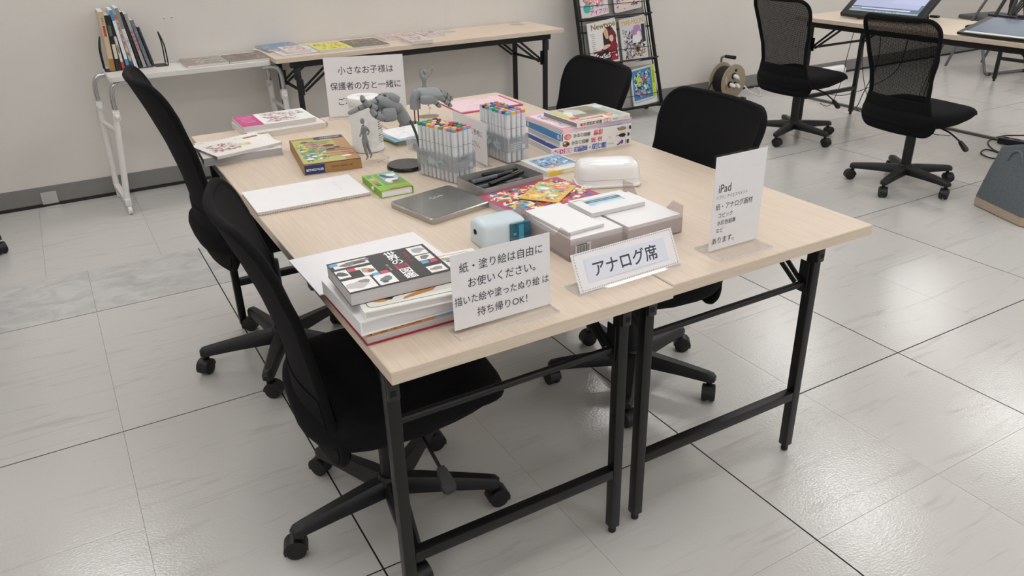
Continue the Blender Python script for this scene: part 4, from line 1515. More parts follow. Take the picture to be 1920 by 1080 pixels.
bm = new_bm()
loft(bm, case_rings([(0.0, 0.170, 0.100, 0.022, 0), (0.003, 0.176, 0.106, 0.024, 0), (0.007, 0.176, 0.106, 0.024, 0), (0.009, 0.170, 0.100, 0.024, 0), (0.022, 0.168, 0.098, 0.026, 0)]))
part('base', bm, GLOSSW, t, angle=50)
bm = new_bm()
loft(bm, case_rings([(0.023, 0.171, 0.101, 0.027, 0), (0.038, 0.169, 0.099, 0.028, 0), (0.052, 0.165, 0.095, 0.028, 0), (0.060, 0.157, 0.087, 0.028, 0), (0.0645, 0.142, 0.072, 0.024, 0), (0.067, 0.110, 0.046, 0.018, 0), (0.0675, 0.05, 0.02, 0.009, 0)]))
part('lid', bm, GLOSSW, t, angle=60)
bm = new_bm()
loft(bm, case_rings([(0.059, 0.086, 0.030, 0.008, -0.026), (0.0645, 0.084, 0.028, 0.008, -0.024), (0.0665, 0.078, 0.022, 0.008, -0.022)]))
part('flap', bm, GLOSSW, t, angle=50, rot=(0.10, 0, 0))

# ---- card trays
SMOKE = clear_mat('smoky_plastic', tint='#f4f0ef', opac=0.26, haze='#d9d0d1', rough=0.08)
t = thing('card_tray', 'smoky clear plastic tray holding packs of white cards', 'tray', (0.648, 0.322, H), 0.0)
TW, TD = 0.310, 0.222
bm = new_bm()
box(bm, (0, 0, 0.001), (TW, TD, 0.002))
for sy in (-1, 1):
    box(bm, (0, sy * (TD / 2 - 0.001), 0.02), (TW, 0.002, 0.036), 0.0005, seg=1)
part('tray_base', bm, SMOKE, t, smooth=False)
for sx in (-1, 1):
    bm = new_bm()
    # side wall with a scooped middle
    prof_ = [(-TD / 2, 0.002), (TD / 2, 0.002), (TD / 2, 0.066), (TD / 2 - 0.035, 0.068), (TD / 2 - 0.06, 0.040), (-TD / 2 + 0.06, 0.040), (-TD / 2 + 0.035, 0.068), (-TD / 2, 0.066)]
    loft(bm, [[Vector((sx * (TW / 2 - 0.001) + e, y, z)) for y, z in prof_] for e in (-0.001, 0.001)])
    part('side_wall', bm, SMOKE, t, smooth=False)
bm = new_bm()
box(bm, (0.0, 0, 0.016), (0.002, TD - 0.006, 0.028))
part('divider', bm, SMOKE, t, smooth=False)
CARD = mat('card_edges', '#d8d2d2', 0.7, nscale=3, namt=0.06, stretch=(1, 1, 250))
WRAP = clear_mat('cello_wrap', opac=0.02, rough=0.06, gloss=0.12)


def card_pack(label, x, y, z, rot, w, d, t_, top=None, wrap=True, tilt=None):
    e = thing('card_pack', label, 'card pack', (x, y, z), rot, 'card packs in the tray')
    if tilt:
        e.rotation_euler = tilt
    bm = new_bm()
    box(bm, (0, 0, t_ / 2), (w, d, t_), 0.0006, seg=1)
    part('cards', bm, CARD, e, smooth=False)
    F = Print().rect(0, 0, w - 0.001, d - 0.001, '#f0eff0')
    if top:
        top(F, w, d)
    F.build('top_card', e, loc=(0, 0, t_ + 0.0001))
    if wrap:
        bm = new_bm()
        n = 8
        g = []
        rd = random.Random(int(x * 1e4))
        for i in range(n + 1):
            g.append([bm.verts.new((-w / 2 + w * i / n, -d / 2 + d * j / n, t_ + 0.0012 + 0.0009 * rd.random())) for j in range(n + 1)])
        for i in range(n):
            for j in range(n):
                bm.faces.new((g[i][j], g[i + 1][j], g[i + 1][j + 1], g[i][j + 1]))
        part('wrapper', bm, WRAP, e, angle=10)
    return e


def blue_label(F, w, d):
    F.rect(0.0, 0.012, w * 0.66, d * 0.42, '#a9cfe6').rect(0.0, 0.016, w * 0.66, d * 0.14, '#4c5560').rect(0.005, -0.006, w * 0.5, d * 0.10, '#dcecf4')
    F.rect(0, 0.016, w * 0.5, 0.003, '#b8bec4')
    F.rect(-w * 0.38, d * 0.38, w * 0.18, 0.003, '#7a7a80')


def script_label(F, w, d):
    for k in range(14):
        F.ell(-0.030 + 0.005 * k, d * (0.20 - 0.012 * k) + 0.003 * math.sin(k * 2.1), 0.0032, 0.0012, '#4a4a4e', 30 + 47 * k, 10, 0.3)
    F.rect(0.02, -d * 0.12, w * 0.4, 0.0016, '#9a9aa0').rect(0.02, -d * 0.17, w * 0.34, 0.0016, '#9a9aa0').rect(-0.02, -d * 0.28, w * 0.3, 0.012, '#c8c8cc')


def small_blue(F, w, d):
    F.rect(-w * 0.1, d * 0.30, w * 0.24, 0.010, '#8fc0e0')


card_pack('white postcard pack with a blue label at the back of the tray', 0.690, 0.350, H + 0.0475, -0.02, 0.150, 0.100, 0.010, blue_label)
card_pack('white postcard pack under the blue labelled one, right half of the tray', 0.722, 0.307, H + 0.0025, 0.01, 0.150, 0.190, 0.044, small_blue)
card_pack('plain white card pack lying on top in the left half of the tray', 0.553, 0.325, H + 0.0475, 0.04, 0.098, 0.168, 0.007, None, False)
card_pack('wrapped card pack with script lettering at the front left of the tray', 0.570, 0.318, H + 0.0025, 0.0, 0.138, 0.196, 0.044, script_label)
bm = new_bm()
P = Print().rect(0, 0, 0.04, 0.032, '#d6d4d4')
for k in range(12):
    P.rect(-0.014 + 0.0026 * k, 0.001, 0.0013 if k % 3 else 0.002, 0.020, '#3a3a3e')
P.rect(0, -0.012, 0.03, 0.0018, '#55555a').rect(-0.004, 0.0135, 0.028, 0.003, '#55555a')
P.build('barcode_label', t, mtx=plane_mtx((-TW / 2 + 0.035, -TD / 2 - 0.0003, 0.021), (1, 0, 0), (0, 0, 1)))

# ---- pencil sharpener
t = thing('pencil_sharpener', 'pale blue electric pencil sharpener with a dark teal shavings drawer', 'sharpener', (0.428, 0.404, H), -0.03)
bm = new_bm()
loft(bm, case_rings([(0.0, 0.108, 0.070, 0.012, 0), (0.002, 0.113, 0.075, 0.014, 0), (0.040, 0.113, 0.075, 0.014, 0), (0.049, 0.109, 0.072, 0.014, 0), (0.055, 0.100, 0.062, 0.012, 0), (0.0562, 0.08, 0.045, 0.010, 0)]))
part('body', bm, mat('pale_blue_plastic', '#cfdde4', 0.3, namt=0.01), t, angle=50)
bm = new_bm()
loft(bm, [[Vector((0.036 + x, -0.0375 + y * 0.5, z)) for x, y in rrect(0.052, 0.024, 0.006, 4)] for z in (0.004, 0.046)] +
     [[Vector((0.036 + x * 0.92, -0.0375 + y * 0.45, 0.049)) for x, y in rrect(0.052, 0.024, 0.006, 4)]])
dr = part('shavings_drawer', bm, mat('teal_window', '#1f5f74', 0.15, namt=0.25, nscale=60, coat=0.5), t, angle=50)
P = Print().rect(0, 0, 0.008, 0.0012, '#9fb8c0').rect(0, -0.003, 0.006, 0.0012, '#9fb8c0')
P.build('drawer_mark', dr, mtx=plane_mtx((0.02, -0.0438, 0.026), (1, 0, 0), (0, 0, 1)))
bm = new_bm()
box(bm, (0.036, -0.0436, 0.027), (0.012, 0.0006, 0.036))
part('blue_gloss_strip', bm, mat('teal_light', '#3f9cb8', 0.2), dr, smooth=False)
bm = new_bm()
lathe(bm, [(0.0055, 0), (0.0062, 0.001), (0.0062, 0.002), (0.004, 0.0022)], 14)
part('pencil_hole', bm, mat('deep_black', '#050505', 0.8), t, loc=(-0.0567, 0.0, 0.032), rot=(0, -PI / 2, 0))

# ---- wipes canister
t = thing('wipes_canister', 'tall white wipes canister with a printed label, behind the small standing figure', 'canister', (0.452, 1.292, H))
bm = new_bm()
lathe(bm, [(0.046, 0.0), (0.050, 0.003), (0.050, 0.012), (0.0485, 0.014), (0.0485, 0.145), (0.047, 0.148)], 32)
part('tub', bm, WHITE_PLASTIC, t)
bm = new_bm()
lathe(bm, [(0.050, 0.146), (0.0515, 0.149), (0.0515, 0.163), (0.049, 0.169), (0.034, 0.171), (0.020, 0.1712), (0.019, 0.1745), (0.008, 0.175)], 32)
part('lid', bm, WHITE_PLASTIC, t)
bm = new_bm()
n = 18
rr = 0.0489
rows = [[bm.verts.new((rr * math.cos(a), rr * math.sin(a), z)) for a in [math.radians(-105 + 110 * k / n) for k in range(n + 1)]] for z in (0.02, 0.135)]
for k in range(n):
    bm.faces.new((rows[0][k], rows[0][k + 1], rows[1][k + 1], rows[1][k]))
lab = part('label', bm, mat('label_white', '#e9e9e8', 0.5), t)
rd = random.Random(4)
P = Print()
for k in range(15):
    P.rect(0, 0, 0.001, 0.001, '#fff') if False else None
bm = new_bm()
for r in range(15):
    z = 0.028 + r * 0.007
    a = -62
    while a < -4:
        wd = rd.uniform(2, 9)
        hh = rd.uniform(0.0016, 0.0036) if r != 13 else 0.006
        if rd.random() < 0.8:
            q = [bm.verts.new(((rr + 0.0002) * math.cos(math.radians(x)), (rr + 0.0002) * math.sin(math.radians(x)), zz)) for x, zz in ((a, z), (a + wd, z), (a + wd, z + hh), (a, z + hh))]
            bm.faces.new(q)
        a += wd + 1.5
o = part('label_print', bm, mat('label_ink', '#55565a', 0.6), lab, smooth=False)
o['kind'] = 'stuff'

# ---- flyers and clear box behind the hand model
cols = ['#b9bdb8', '#86b04c', '#ecc83c', '#d8dce2', '#7fb0d8', '#d4d0cc', '#efeff0']
for k, (cc, lab_) in enumerate(zip(cols, ('pale grey booklet at the bottom of the pile behind the hand model', 'green flyer in the pile behind the hand model', 'yellow flyer in the pile behind the hand model', 'light grey flyer in the pile behind the hand model',
                                           'blue flyer in the pile behind the hand model', 'warm grey flyer near the top of the pile behind the hand model', 'white line drawing sheet on top of the pile behind the hand model'))):
    rd = random.Random(k)
    z = H + (0.0 if k == 0 else 0.0082 + 0.0022 * (k - 1))
    e = thing('flyer', lab_, 'flyer', (0.632 + rd.uniform(-0.012, 0.012), 1.350 + rd.uniform(-0.012, 0.012), z), 0.1 + rd.uniform(-0.12, 0.12), 'flyer pile')
    bm = new_bm()
    box(bm, (0, 0, 0.004 if k == 0 else 0.001), (0.19, 0.135, 0.008 if k == 0 else 0.002))
    part('sheet', bm, mat('flyer_%d' % k, cc, 0.5), e, smooth=False)
    F = Print()
    if k == 6:
        for q in range(26):
            x, y = rd.uniform(-0.085, 0.085), rd.uniform(-0.055, 0.055)
            F.rect(x, y, rd.uniform(0.008, 0.03), 0.0009, '#a9adb4', rd.uniform(0, 180))
        F.rect(0.05, -0.05, 0.08, 0.014, '#5a9ad0')
    else:
        F.splash(0.18, 0.125, [cc, '#f0f0ea', '#e8c040', '#5a9a4a'], 10, 0.008, 0.02, k)
    F.build('print', e, loc=(0, 0, 0.0081 if k == 0 else 0.0021))
t = thing('clip_box', 'small clear plastic box with dark clips, behind the curved stand rod', 'box', (0.605, 1.205, H), 0.25)
bm = new_bm()
o_, i_ = rrect(0.10, 0.075, 0.012), rrect(0.096, 0.071, 0.011)
FROST = clear_mat('frosted_box', opac=0.30, haze='#e8ecee', rough=0.2)
loft(bm, [[Vector((x * 0.9, y * 0.9, 0.001)) for x, y in i_], [Vector((x * 0.9, y * 0.9, 0)) for x, y in o_], [Vector((x, y, 0.036)) for x, y in o_], [Vector((x, y, 0.036)) for x, y in i_], [Vector((x * 0.9, y * 0.9, 0.002)) for x, y in i_]])
part('tub', bm, FROST, t, angle=40)
for k, (x, y, a) in enumerate(((-0.018, 0.005, 0.4), (0.012, -0.008, -0.3), (0.018, 0.016, 1.0))):
    e = thing('binder_clip', ('dark clip at the left in the clear box', 'dark clip at the front in the clear box', 'dark clip at the back in the clear box')[k], 'clip', (0.605 + x, 1.205 + y, H + 0.003), a, 'clips in the clear box')
    bm = new_bm()
    loft(bm, [[Vector((s, -0.009, 0)), Vector((s, 0.009, 0)), Vector((s, 0.002, 0.018)), Vector((s, -0.002, 0.018))] for s in (-0.018, 0.018)])
    part('jaw', bm, BLACK_METAL, e, smooth=False)
    bm = new_bm()
    tube(bm, [(-0.008, 0, 0.018), (-0.006, 0.01, 0.028), (0.006, 0.01, 0.028), (0.008, 0, 0.018)], 0.001, 6)
    part('wire_arm', bm, CHROME, e)

# ---- pink clipboard
t = thing('clipboard', 'pink clipboard with a printed form at the far right corner of the table', 'clipboard', (1.045, 1.640, H), -0.03)
bm = new_bm()
slab(bm, rrect(0.262, 0.200, 0.006), 0, 0.004)
part('board', bm, mat('magenta_board', '#c8416f', 0.4), t)
bm = new_bm()
box(bm, (-0.006, 0.004, 0.0046), (0.246, 0.186, 0.001))
part('form', bm, mat('pink_paper', '#ecd0d6', 0.7), t, smooth=False)
F = Print()
for k in range(6):
    F.rect(-0.05 + 0.03 * k, 0.0, 0.0008, 0.14, '#c08a98')
for k in range(4):
    F.rect(0.02, -0.06 + 0.04 * k, 0.18, 0.0008, '#c08a98')
F.text('利用受付', 0.05, 0.078, 0.012, '#a86a7a')
F.build('form_print', t, loc=(-0.006, 0.004, 0.0052))

# ================================================================== WHITE DESK BY THE WALL
WD_Z = 0.69
t = thing('side_desk', 'small white desk on casters with bent chrome legs by the wall', 'desk', (-0.128, 3.27, 0), 0)
DL, DD = 0.785, 0.37
bm = new_bm()
slab(bm, [(x + DL / 2, y + DD / 2) for x, y in rrect(DL, DD, 0.025)], WD_Z - 0.022, WD_Z)
part('desk_top', bm, mat('white_board', '#dfdcd7', 0.35, namt=0.01), t)
for ex, s, tops in ((0.0, -1, ((0.035, 0.004, 0.048), (DD - 0.035, 0.056, 0.070))), (DL, 1, ((0.035, 0.05, 0.072), (DD - 0.035, 0.05, 0.072)))):
    for yy, ot, obt in tops:
        bm = new_bm()
        xt = ex + s * ot
        tube(bm, smooth_path([(xt - s * 0.10, yy, WD_Z - 0.034), (xt - s * 0.06, yy, WD_Z - 0.034), (xt - s * 0.018, yy, WD_Z - 0.045), (xt, yy, WD_Z - 0.090), (xt, yy, 0.50)], 6), 0.0115, 10)
        part('chrome_leg', bm, CHROME, t)
        bm = new_bm()
        cyl(bm, (xt, yy, 0.53), (ex + s * obt, yy, 0.075), 0.0155, seg=12)
        box(bm, (xt, yy, 0.50), (0.034, 0.034, 0.05), 0.006)
        lg = part('sleeve_leg', bm, WHITE_METAL, t)
        bm = new_bm()
        lathe(bm, [(0.004, 0), (0.011, 0.002), (0.011, 0.012), (0.007, 0.016)], 12)
        part('height_knob', bm, WHITE_PLASTIC, lg, loc=(xt, yy - 0.017, 0.50), rot=(PI / 2, 0, 0))
    (y0_, _, b0_), (y1_, _, b1_) = tops
    bm = new_bm()
    loft(bm, [[Vector((ex + s * b0_ + dx, y0_ - 0.045, z)) for dx, z in ((-0.014, 0.05), (0.014, 0.05), (0.014, 0.08), (-0.014, 0.08))],
              [Vector((ex + s * b1_ + dx, y1_ + 0.02, z)) for dx, z in ((-0.014, 0.05), (0.014, 0.05), (0.014, 0.08), (-0.014, 0.08))]])
    part('foot_bar', bm, WHITE_METAL, t, smooth=False)
    bm = new_bm()
    tube(bm, [(ex + s * (tops[0][1] * 0.8 + b0_ * 0.2), y0_, 0.42), (ex + s * (tops[1][1] * 0.8 + b1_ * 0.2), y1_, 0.42)], 0.010, 8)
    part('cross_bar', bm, WHITE_METAL, t)
    for yy, ob__ in ((y0_ - 0.03, b0_), (y1_ + 0.005, b1_)):
        bm = new_bm()
        xc = ex + s * ob__
        tube(bm, [(xc - 0.010, yy, 0.0235), (xc - 0.008, yy, 0.0235), (xc + 0.008, yy, 0.0235), (xc + 0.010, yy, 0.0235)], [0.020, 0.0235, 0.0235, 0.020], 18)
        cyl(bm, (xc, yy, 0.03), (xc, yy, 0.052), 0.008, seg=8)
        part('caster', bm, WHITE_PLASTIC, t)

# bookend and upright books
t = thing('bookend', 'black wire bookend pair holding the upright books on the white desk', 'bookend', (-0.09, 3.50, WD_Z), 0)
for x, s in ((-0.035, -1), (0.262, 1)):
    bm = new_bm()
    tube(bm, smooth_path([(x, -0.05, 0.0035), (x, -0.045, 0.10), (x - s * 0.012, 0.0, 0.165), (x, 0.045, 0.10), (x, 0.05, 0.0035)], 6), 0.0032, 8)
    box(bm, (x - s * 0.03, 0, 0.001), (0.06, 0.1, 0.002))
    part('wire_arch', bm, BLACK_METAL, t)
ub = [  # x offset, lean, thickness, height, depth, cover, spine, label
    (0.012, 0.02, 0.022, 0.262, 0.19, '#cdb89a', 'tan and cream book at the left end of the upright row'),
    (0.040, 0.00, 0.026, 0.245, 0.18, '#23221f', 'thick black book second from the left in the upright row'),
    (0.062, -0.04, 0.012, 0.15, 0.13, '#d8d2cf', 'short white and red book in the upright row'),
    (0.086, -0.08, 0.015, 0.265, 0.19, '#e3e6ea', 'tall white book with blue ends in the upright row'),
    (0.105, -0.10, 0.013, 0.245, 0.18, '#b5a79c', 'patterned book with orange top in the upright row'),
    (0.122, -0.11, 0.016, 0.272, 0.19, '#d7d8da', 'tall grey and white book in the upright row'),
    (0.143, -0.13, 0.012, 0.255, 0.19, '#2a2928', 'thin dark folder in the upright row'),
    (0.162, -0.14, 0.015, 0.245, 0.18, '#a7a2a0', 'grey book with red lettering in the upright row'),
    (0.184, -0.16, 0.016, 0.215, 0.17, '#6f7680', 'shorter slate grey book near the right end of the upright row'),
    (0.206, -0.18, 0.010, 0.185, 0.15, '#33363a', 'short dark book at the right end of the upright row')]
for k, (bx, ln, th, hh, dp, cc, lab_) in enumerate(ub):
    hh *= 1.08
    F = Print()
    S = Print()
    if k == 0:
        S.rect(hh / 2 - 0.03, 0, 0.06, th * 0.98, '#a67a34').rect(-0.05, 0, 0.05, th * 0.5, '#c23a44').vtext('絵画の本', -0.11, 0, 0.012, '#4a3a30', 0.013, 90)
    elif k == 1:
        S.rect(0.04, 0, 0.07, th * 0.6, '#d8d0bc').rect(-0.06, 0, 0.05, th * 0.5, '#5a6a5c')
    elif k == 2:
        S.rect(hh / 2 - 0.02, 0, 0.04, th, '#c8442c').rect(-0.02, 0, 0.04, th * 0.6, '#8a7a70')
    elif k == 3:
        S.rect(-hh / 2 + 0.025, 0, 0.05, th, '#3a94cc').rect(hh / 2 - 0.025, 0, 0.05, th, '#3a94cc')
    elif k == 4:
        S.rect(-hh / 2 + 0.012, 0, 0.02, th, '#d8603c').splash(hh * 0.8, th, ['#a8503c', '#7a6a7c', '#e0c0a0', '#5a4a44', '#d8b08a'], 30, 0.003, 0.006, 7).rect(hh / 2 - 0.02, 0, 0.04, th, '#4a4a50')
    elif k == 5:
        S.rect(-hh / 2 + 0.05, 0, 0.10, th, '#8b8e94').vtext('人物デッサン', 0.0, 0, 0.011, '#3a3a3e', 0.012, 90)
    elif k == 7:
        S.vtext('美術解剖図', -0.04, 0, 0.014, '#c23a54', 0.020, 90, 0.02)
    elif k == 8:
        S.splash(hh * 0.9, th, ['#59626e', '#8a929c', '#4a525c', '#9aa4ae'], 26, 0.003, 0.007, 8)
    # a standing book: spine to the room (-y), leaning by ln about y
    b = book('upright_book', lab_, 'book', (0, 0), 0, dp, hh, th, 0, cover=cc, hard=False, spine=S if S.v else None, group='upright books on the white desk')
    # local x (spine at -x) -> world +y ; local y (height) -> world z ; local z (thickness) -> world +x
    M3 = Matrix(((0, 0, 1), (1, 0, 0), (0, 1, 0)))
    Rl = Matrix.Rotation(ln, 3, 'Y')
    M4 = (Rl @ M3).to_4x4()
    M4.translation = Vector((-0.09 + bx - th / 2 - 0.012 + (0.0 if ln >= 0 else 0.0), 3.455 + dp / 2, WD_Z + hh / 2 * math.cos(ln) + abs(math.sin(ln)) * th + 0.0021))
    M4.translation.x += math.sin(ln) * hh / 2
    b.matrix_world = M4
# flat books on the desk
F = Print().rect(0, 0, 0.205, 0.25, '#a8a29a').splash(0.19, 0.235, ['#c9c4bc', '#b8b0a4', '#8f8a80', '#d6d2ca', '#a09a8c', '#7c776e'], 180, 0.005, 0.018, 41).rect(-0.075, 0, 0.05, 0.24, '#9c8c7e')
book('art_book', 'pale grey patterned book lying flat in the middle of the white desk', 'book', (0.345, 3.425), WD_Z, 0.205, 0.25, 0.013, 0.0, cover='#c9c6c2', hard=False, front=F)
F = Print().rect(0, 0, 0.205, 0.25, '#857a72').splash(0.19, 0.235, ['#6f655e', '#9a8d80', '#7d7269', '#b09a84', '#5f5751'], 180, 0.005, 0.018, 42)
book('art_book', 'brownish patterned book lying flat at the right end of the white desk', 'book', (0.556, 3.425), WD_Z, 0.205, 0.25, 0.011, -0.02, cover='#9c918a', hard=False, front=F)


# clear sign stands: bent acrylic sheet with screws at the top
def clear_stand(label, x, y, z, w, h, screws):
    e = thing('acrylic_stand', label, 'sign stand', (x, y, z), 0)
    bm = new_bm()
    box(bm, (0, 0, h / 2), (w, 0.003, h), 0.0008, seg=1)
    part('sheet', bm, CLEAR, e, smooth=False)
    bm = new_bm()
    lathe(bm, [(0.05, 0), (0.052, 0.001), (0.052, 0.004), (0.05, 0.005)], 28)
    part('base_plate', bm, clear_mat('frosted_edge', opac=0.25, haze='#eef0f2'), e)
    for sx in screws:
        bm = new_bm()
        lathe(bm, [(0.004, 0), (0.006, 0.001), (0.006, 0.006), (0.003, 0.008)], 10)
        part('screw_cap', bm, CHROME, e, loc=(sx, -0.0016, h - 0.012), rot=(PI / 2, 0, 0))
    return e


clear_stand('tall clear acrylic stand between the upright books and the flat books', 0.232, 3.58, WD_Z, 0.05, 0.235, (-0.02, 0.018))
clear_stand('clear acrylic stand with round base in the middle of the wall table', 1.83, 3.56, H, 0.04, 0.30, (-0.012, 0.012))
clear_stand('clear acrylic stand with round base near the right end of the wall table', 2.34, 3.575, H, 0.04, 0.30, (-0.012, 0.012))

# comics on the wall table
wt = [((0.775, 3.545), 0.20, 0.21, 0.010, 0.12, '#b9bcc2', ['#7f96b4', '#a9b8c8', '#6d84a4', '#8fa0b8', '#c8ccd2'], '#8298b4', 'blue grey comic at the left end of the wall table', 51, 0.0064),
      ((0.825, 3.395), 0.22, 0.26, 0.006, 0.05, '#dcd8d4', ['#d8d4d0', '#c8c4c0', '#8a8680', '#e6e2de'], '#e2dedb', 'large pale magazine at the left end of the wall table', 52, 0.0),
      ((0.815, 3.375), 0.13, 0.185, 0.014, 0.02, '#d9d7d6', ['#c85a5a', '#e0d8d4', '#b8a8a4', '#e8a090'], '#e4e0de', 'small thick comic with red figures lying on the pale magazine', 53, 0.0062),
      ((1.015, 3.375), 0.185, 0.26, 0.014, -0.03, '#d8cfc9', ['#c8503c', '#e8d84a', '#8a3a34', '#e0a890', '#b8c04a'], '#dfe06a', 'comic magazine with yellow edge and red art on the wall table', 54, 0.0),
      ((1.215, 3.385), 0.215, 0.29, 0.012, -0.04, '#c9c6c2', ['#6f6860', '#8c8478', '#b0a69a', '#d6cfc6', '#5c564f', '#a8845c'], '#6c655e', 'large dark grey magazine with a pale animal on the wall table', 55, 0.0),
      ((1.425, 3.505), 0.115, 0.175, 0.012, 0.0, '#d9d4d0', ['#d8b0a8', '#c89a8c', '#e6d8d0', '#b88a7c'], '#dccfc8', 'small pale pink comic right of the dark magazine', 56, 0.0),
      ((1.535, 3.505), 0.118, 0.175, 0.013, 0.02, '#dcd6d4', ['#c87a84', '#e2d4d0', '#a89a98', '#d8a8a4'], '#e0d4d0', 'small comic with pink spine, middle of the three back ones', 57, 0.0),
      ((1.505, 3.290), 0.13, 0.18, 0.017, -0.05, '#d3d0ce', ['#c8a8a0', '#d8c8c0', '#b08a80', '#e0d6d0'], '#d9cdc7', 'thick small comic nearest the front edge of the wall table', 58, 0.0),
      ((1.668, 3.475), 0.125, 0.18, 0.016, 0.0, '#d6d2d0', ['#b86a78', '#dccfcc', '#8a8494', '#e4dad6'], '#ddd2ce', 'small comic at the right end of the row on the wall table', 59, 0.0)]
for (c, w, h, th, rot, cov, pal, base, lab_, sd, dz) in wt:
    F = Print().rect(0, 0, w, h, base).splash(w * 0.94, h * 0.94, pal, 150, 0.003, 0.013, sd)
    book('comic_book', lab_, 'comic', c, H + dz, w, h, th, rot, cover=cov, hard=False, front=F, group='comics on the wall table')
e = thing('leaflet', 'loose white leaflet sticking out at the left end of the wall table', 'leaflet', (0.700, 3.535, H), 0.25)
bm = new_bm()
box(bm, (0, 0, 0.0012), (0.06, 0.20, 0.0024))
part('sheet', bm, PAPER, e, smooth=False)


# ================================================================== HAND MODELS AND FIGURES
GREY_DOLL = mat('grey_vinyl_doll', '#8a8e90', 0.5, namt=0.03)
GREY_DARK = mat('grey_joint', '#44474a', 0.55, namt=0.03)


def skin_mesh(name, verts, edges, radii, root=0, sub=1):
    me = bpy.data.meshes.new(name)
    me.from_pydata([tuple(v) for v in verts], edges, [])
    ob = bpy.data.objects.new(name, me)
    COL.objects.link(ob)
    sk = ob.modifiers.new('skin', 'SKIN')
    sv = me.skin_vertices[0].data
    for i, r in enumerate(radii):
        sv[i].radius = (r, r) if not isinstance(r, tuple) else r
        sv[i].use_root = (i == root)
    sk.use_smooth_shade = True
    sb = ob.modifiers.new('sub', 'SUBSURF')
    sb.levels = sub
    dg = bpy.context.evaluated_depsgraph_get()
    dg.update()
    out = bpy.data.meshes.new_from_object(ob.evaluated_get(dg))
    bpy.data.objects.remove(ob)
    bpy.data.meshes.remove(me)
    out.name = name
    out.polygons.foreach_set('use_smooth', [True] * len(out.polygons))
    return out


def finger(parent, pts, radii, o):
    """one jointed finger: barrel segments with a groove and a darker ball at each joint"""
    bm = new_bm()
    jb = new_bm()
    for i in range(len(pts) - 1):
        a, b = Vector(pts[i]) - o, Vector(pts[i + 1]) - o
        d = (b - a).normalized()
        L = (b - a).length
        ra, rb = radii[i], radii[i + 1]
        last = i == len(pts) - 2
        if last:
            tube(bm, [a + d * 0.002, a + d * 0.0035, a + d * (L - rb * 0.9), a + d * (L - rb * 0.3), a + d * (L + rb * 0.25)], [ra * 0.82, ra, (ra + rb) / 2, rb * 0.9, rb * 0.35], 12)
        else:
            tube(bm, [a + d * 0.002, a + d * 0.0035, a + d * (L - 0.0035), a + d * (L - 0.002)], [ra * 0.82, ra, rb * 1.04, rb * 0.86], 12)
        bmesh.ops.create_uvsphere(jb, u_segments=10, v_segments=8, radius=ra * 0.84, matrix=Matrix.Translation(a))
    f = part('finger', bm, GREY_DOLL, parent, angle=45)
    part('joints', jb, GREY_DARK, f)
    return f


def blob(bm, a, b, up, w, t, fa=0.85, fb=1.0, n=14):
    """rounded slab from a to b: w wide across, t thick along up"""
    a, b, up = Vector(a), Vector(b), Vector(up)
    d = (b - a)
    L = d.length
    d.normalize()
    up = (up - d * up.dot(d)).normalized()
    sd = d.cross(up)
    rings = []
    for s, k in ((-0.02, 0.45), (0.02, 0.75), (0.10, 0.95), (0.35, 1.0), (0.70, 1.0), (0.90, 0.94), (0.98, 0.72), (1.02, 0.42)):
        f = (fa + (fb - fa) * s) * k
        ring = []
        for q in range(n):
            an = 2 * PI * q / n
            c, s_ = math.cos(an), math.sin(an)
            ring.append(a + d * (L * s) + sd * (w / 2 * f * math.copysign(abs(c) ** 0.7, c)) + up * (t / 2 * (0.5 + 0.5 * k) * k * math.copysign(abs(s_) ** 0.7, s_)))
        rings.append(ring)
    loft(bm, rings)


# ---- nearer hand on the curved rod
HY = 1.045
o1 = Vector((0.475, 1.045, H))
t = thing('hand_model', 'grey jointed hand model pointing left on a black curved stand', 'hand model', o1)


def q1(u, v, dy=0.0):
    return aty(u, v, HY + dy)


bm = new_bm()
lathe(bm, [(0.050, 0), (0.0555, 0.002), (0.0555, 0.008), (0.053, 0.012), (0.0, 0.0125)], 36)
part('stand_base', bm, mat('black_gloss', '#131314', 0.22), t)
bm = new_bm()
tube(bm, [p - o1 for p in smooth_path([(o1.x + 0.040, o1.y, H + 0.012), q1(788, 290), q1(785, 268), q1(779, 248), q1(770, 228), q1(758, 216)], 6)], 0.0042, 10)
part('stand_rod', bm, mat('rod_grey', '#55585a', 0.4, 0.3), t)
bm = new_bm()
wa, wb = q1(760, 227), q1(745, 203)
cyl(bm, wa - o1, wb - o1, 0.0185, 0.0175, 20)
part('wrist', bm, GREY_DOLL, t)
bm = new_bm()
capsule(bm, q1(746, 205) - o1, q1(741, 202) - o1, 0.0165, 0.0165, 14)
part('wrist_joint', bm, GREY_DARK, t)
bm = new_bm()
blob(bm, q1(748, 207) - o1, q1(703, 190) - o1, (0.0, 0.35, 1), 0.070, 0.036)
pm = part('palm', bm, GREY_DOLL, t, angle=60)
bm = new_bm()
blob(bm, q1(742, 213, -0.028) - o1, q1(716, 217, -0.030) - o1, (0, 0.2, 1), 0.030, 0.040)
part('thumb_pad', bm, GREY_DOLL, t, angle=60)
bm = new_bm()
blob(bm, q1(743, 192, 0.0) - o1, q1(722, 182, 0.0) - o1, (0, 0.4, 1), 0.060, 0.030)
part('hand_back', bm, GREY_DOLL, t, angle=60)
finger(t, [q1(706, 190, -0.018), q1(690, 196, -0.02), q1(672, 204, -0.022), q1(653, 213, -0.024)], [0.0085, 0.0080, 0.0074, 0.0056], o1)
finger(t, [q1(706, 204, -0.030), q1(694, 198, -0.034), q1(681, 189, -0.036), q1(678, 179, -0.036)], [0.0095, 0.0085, 0.0078, 0.0056], o1)
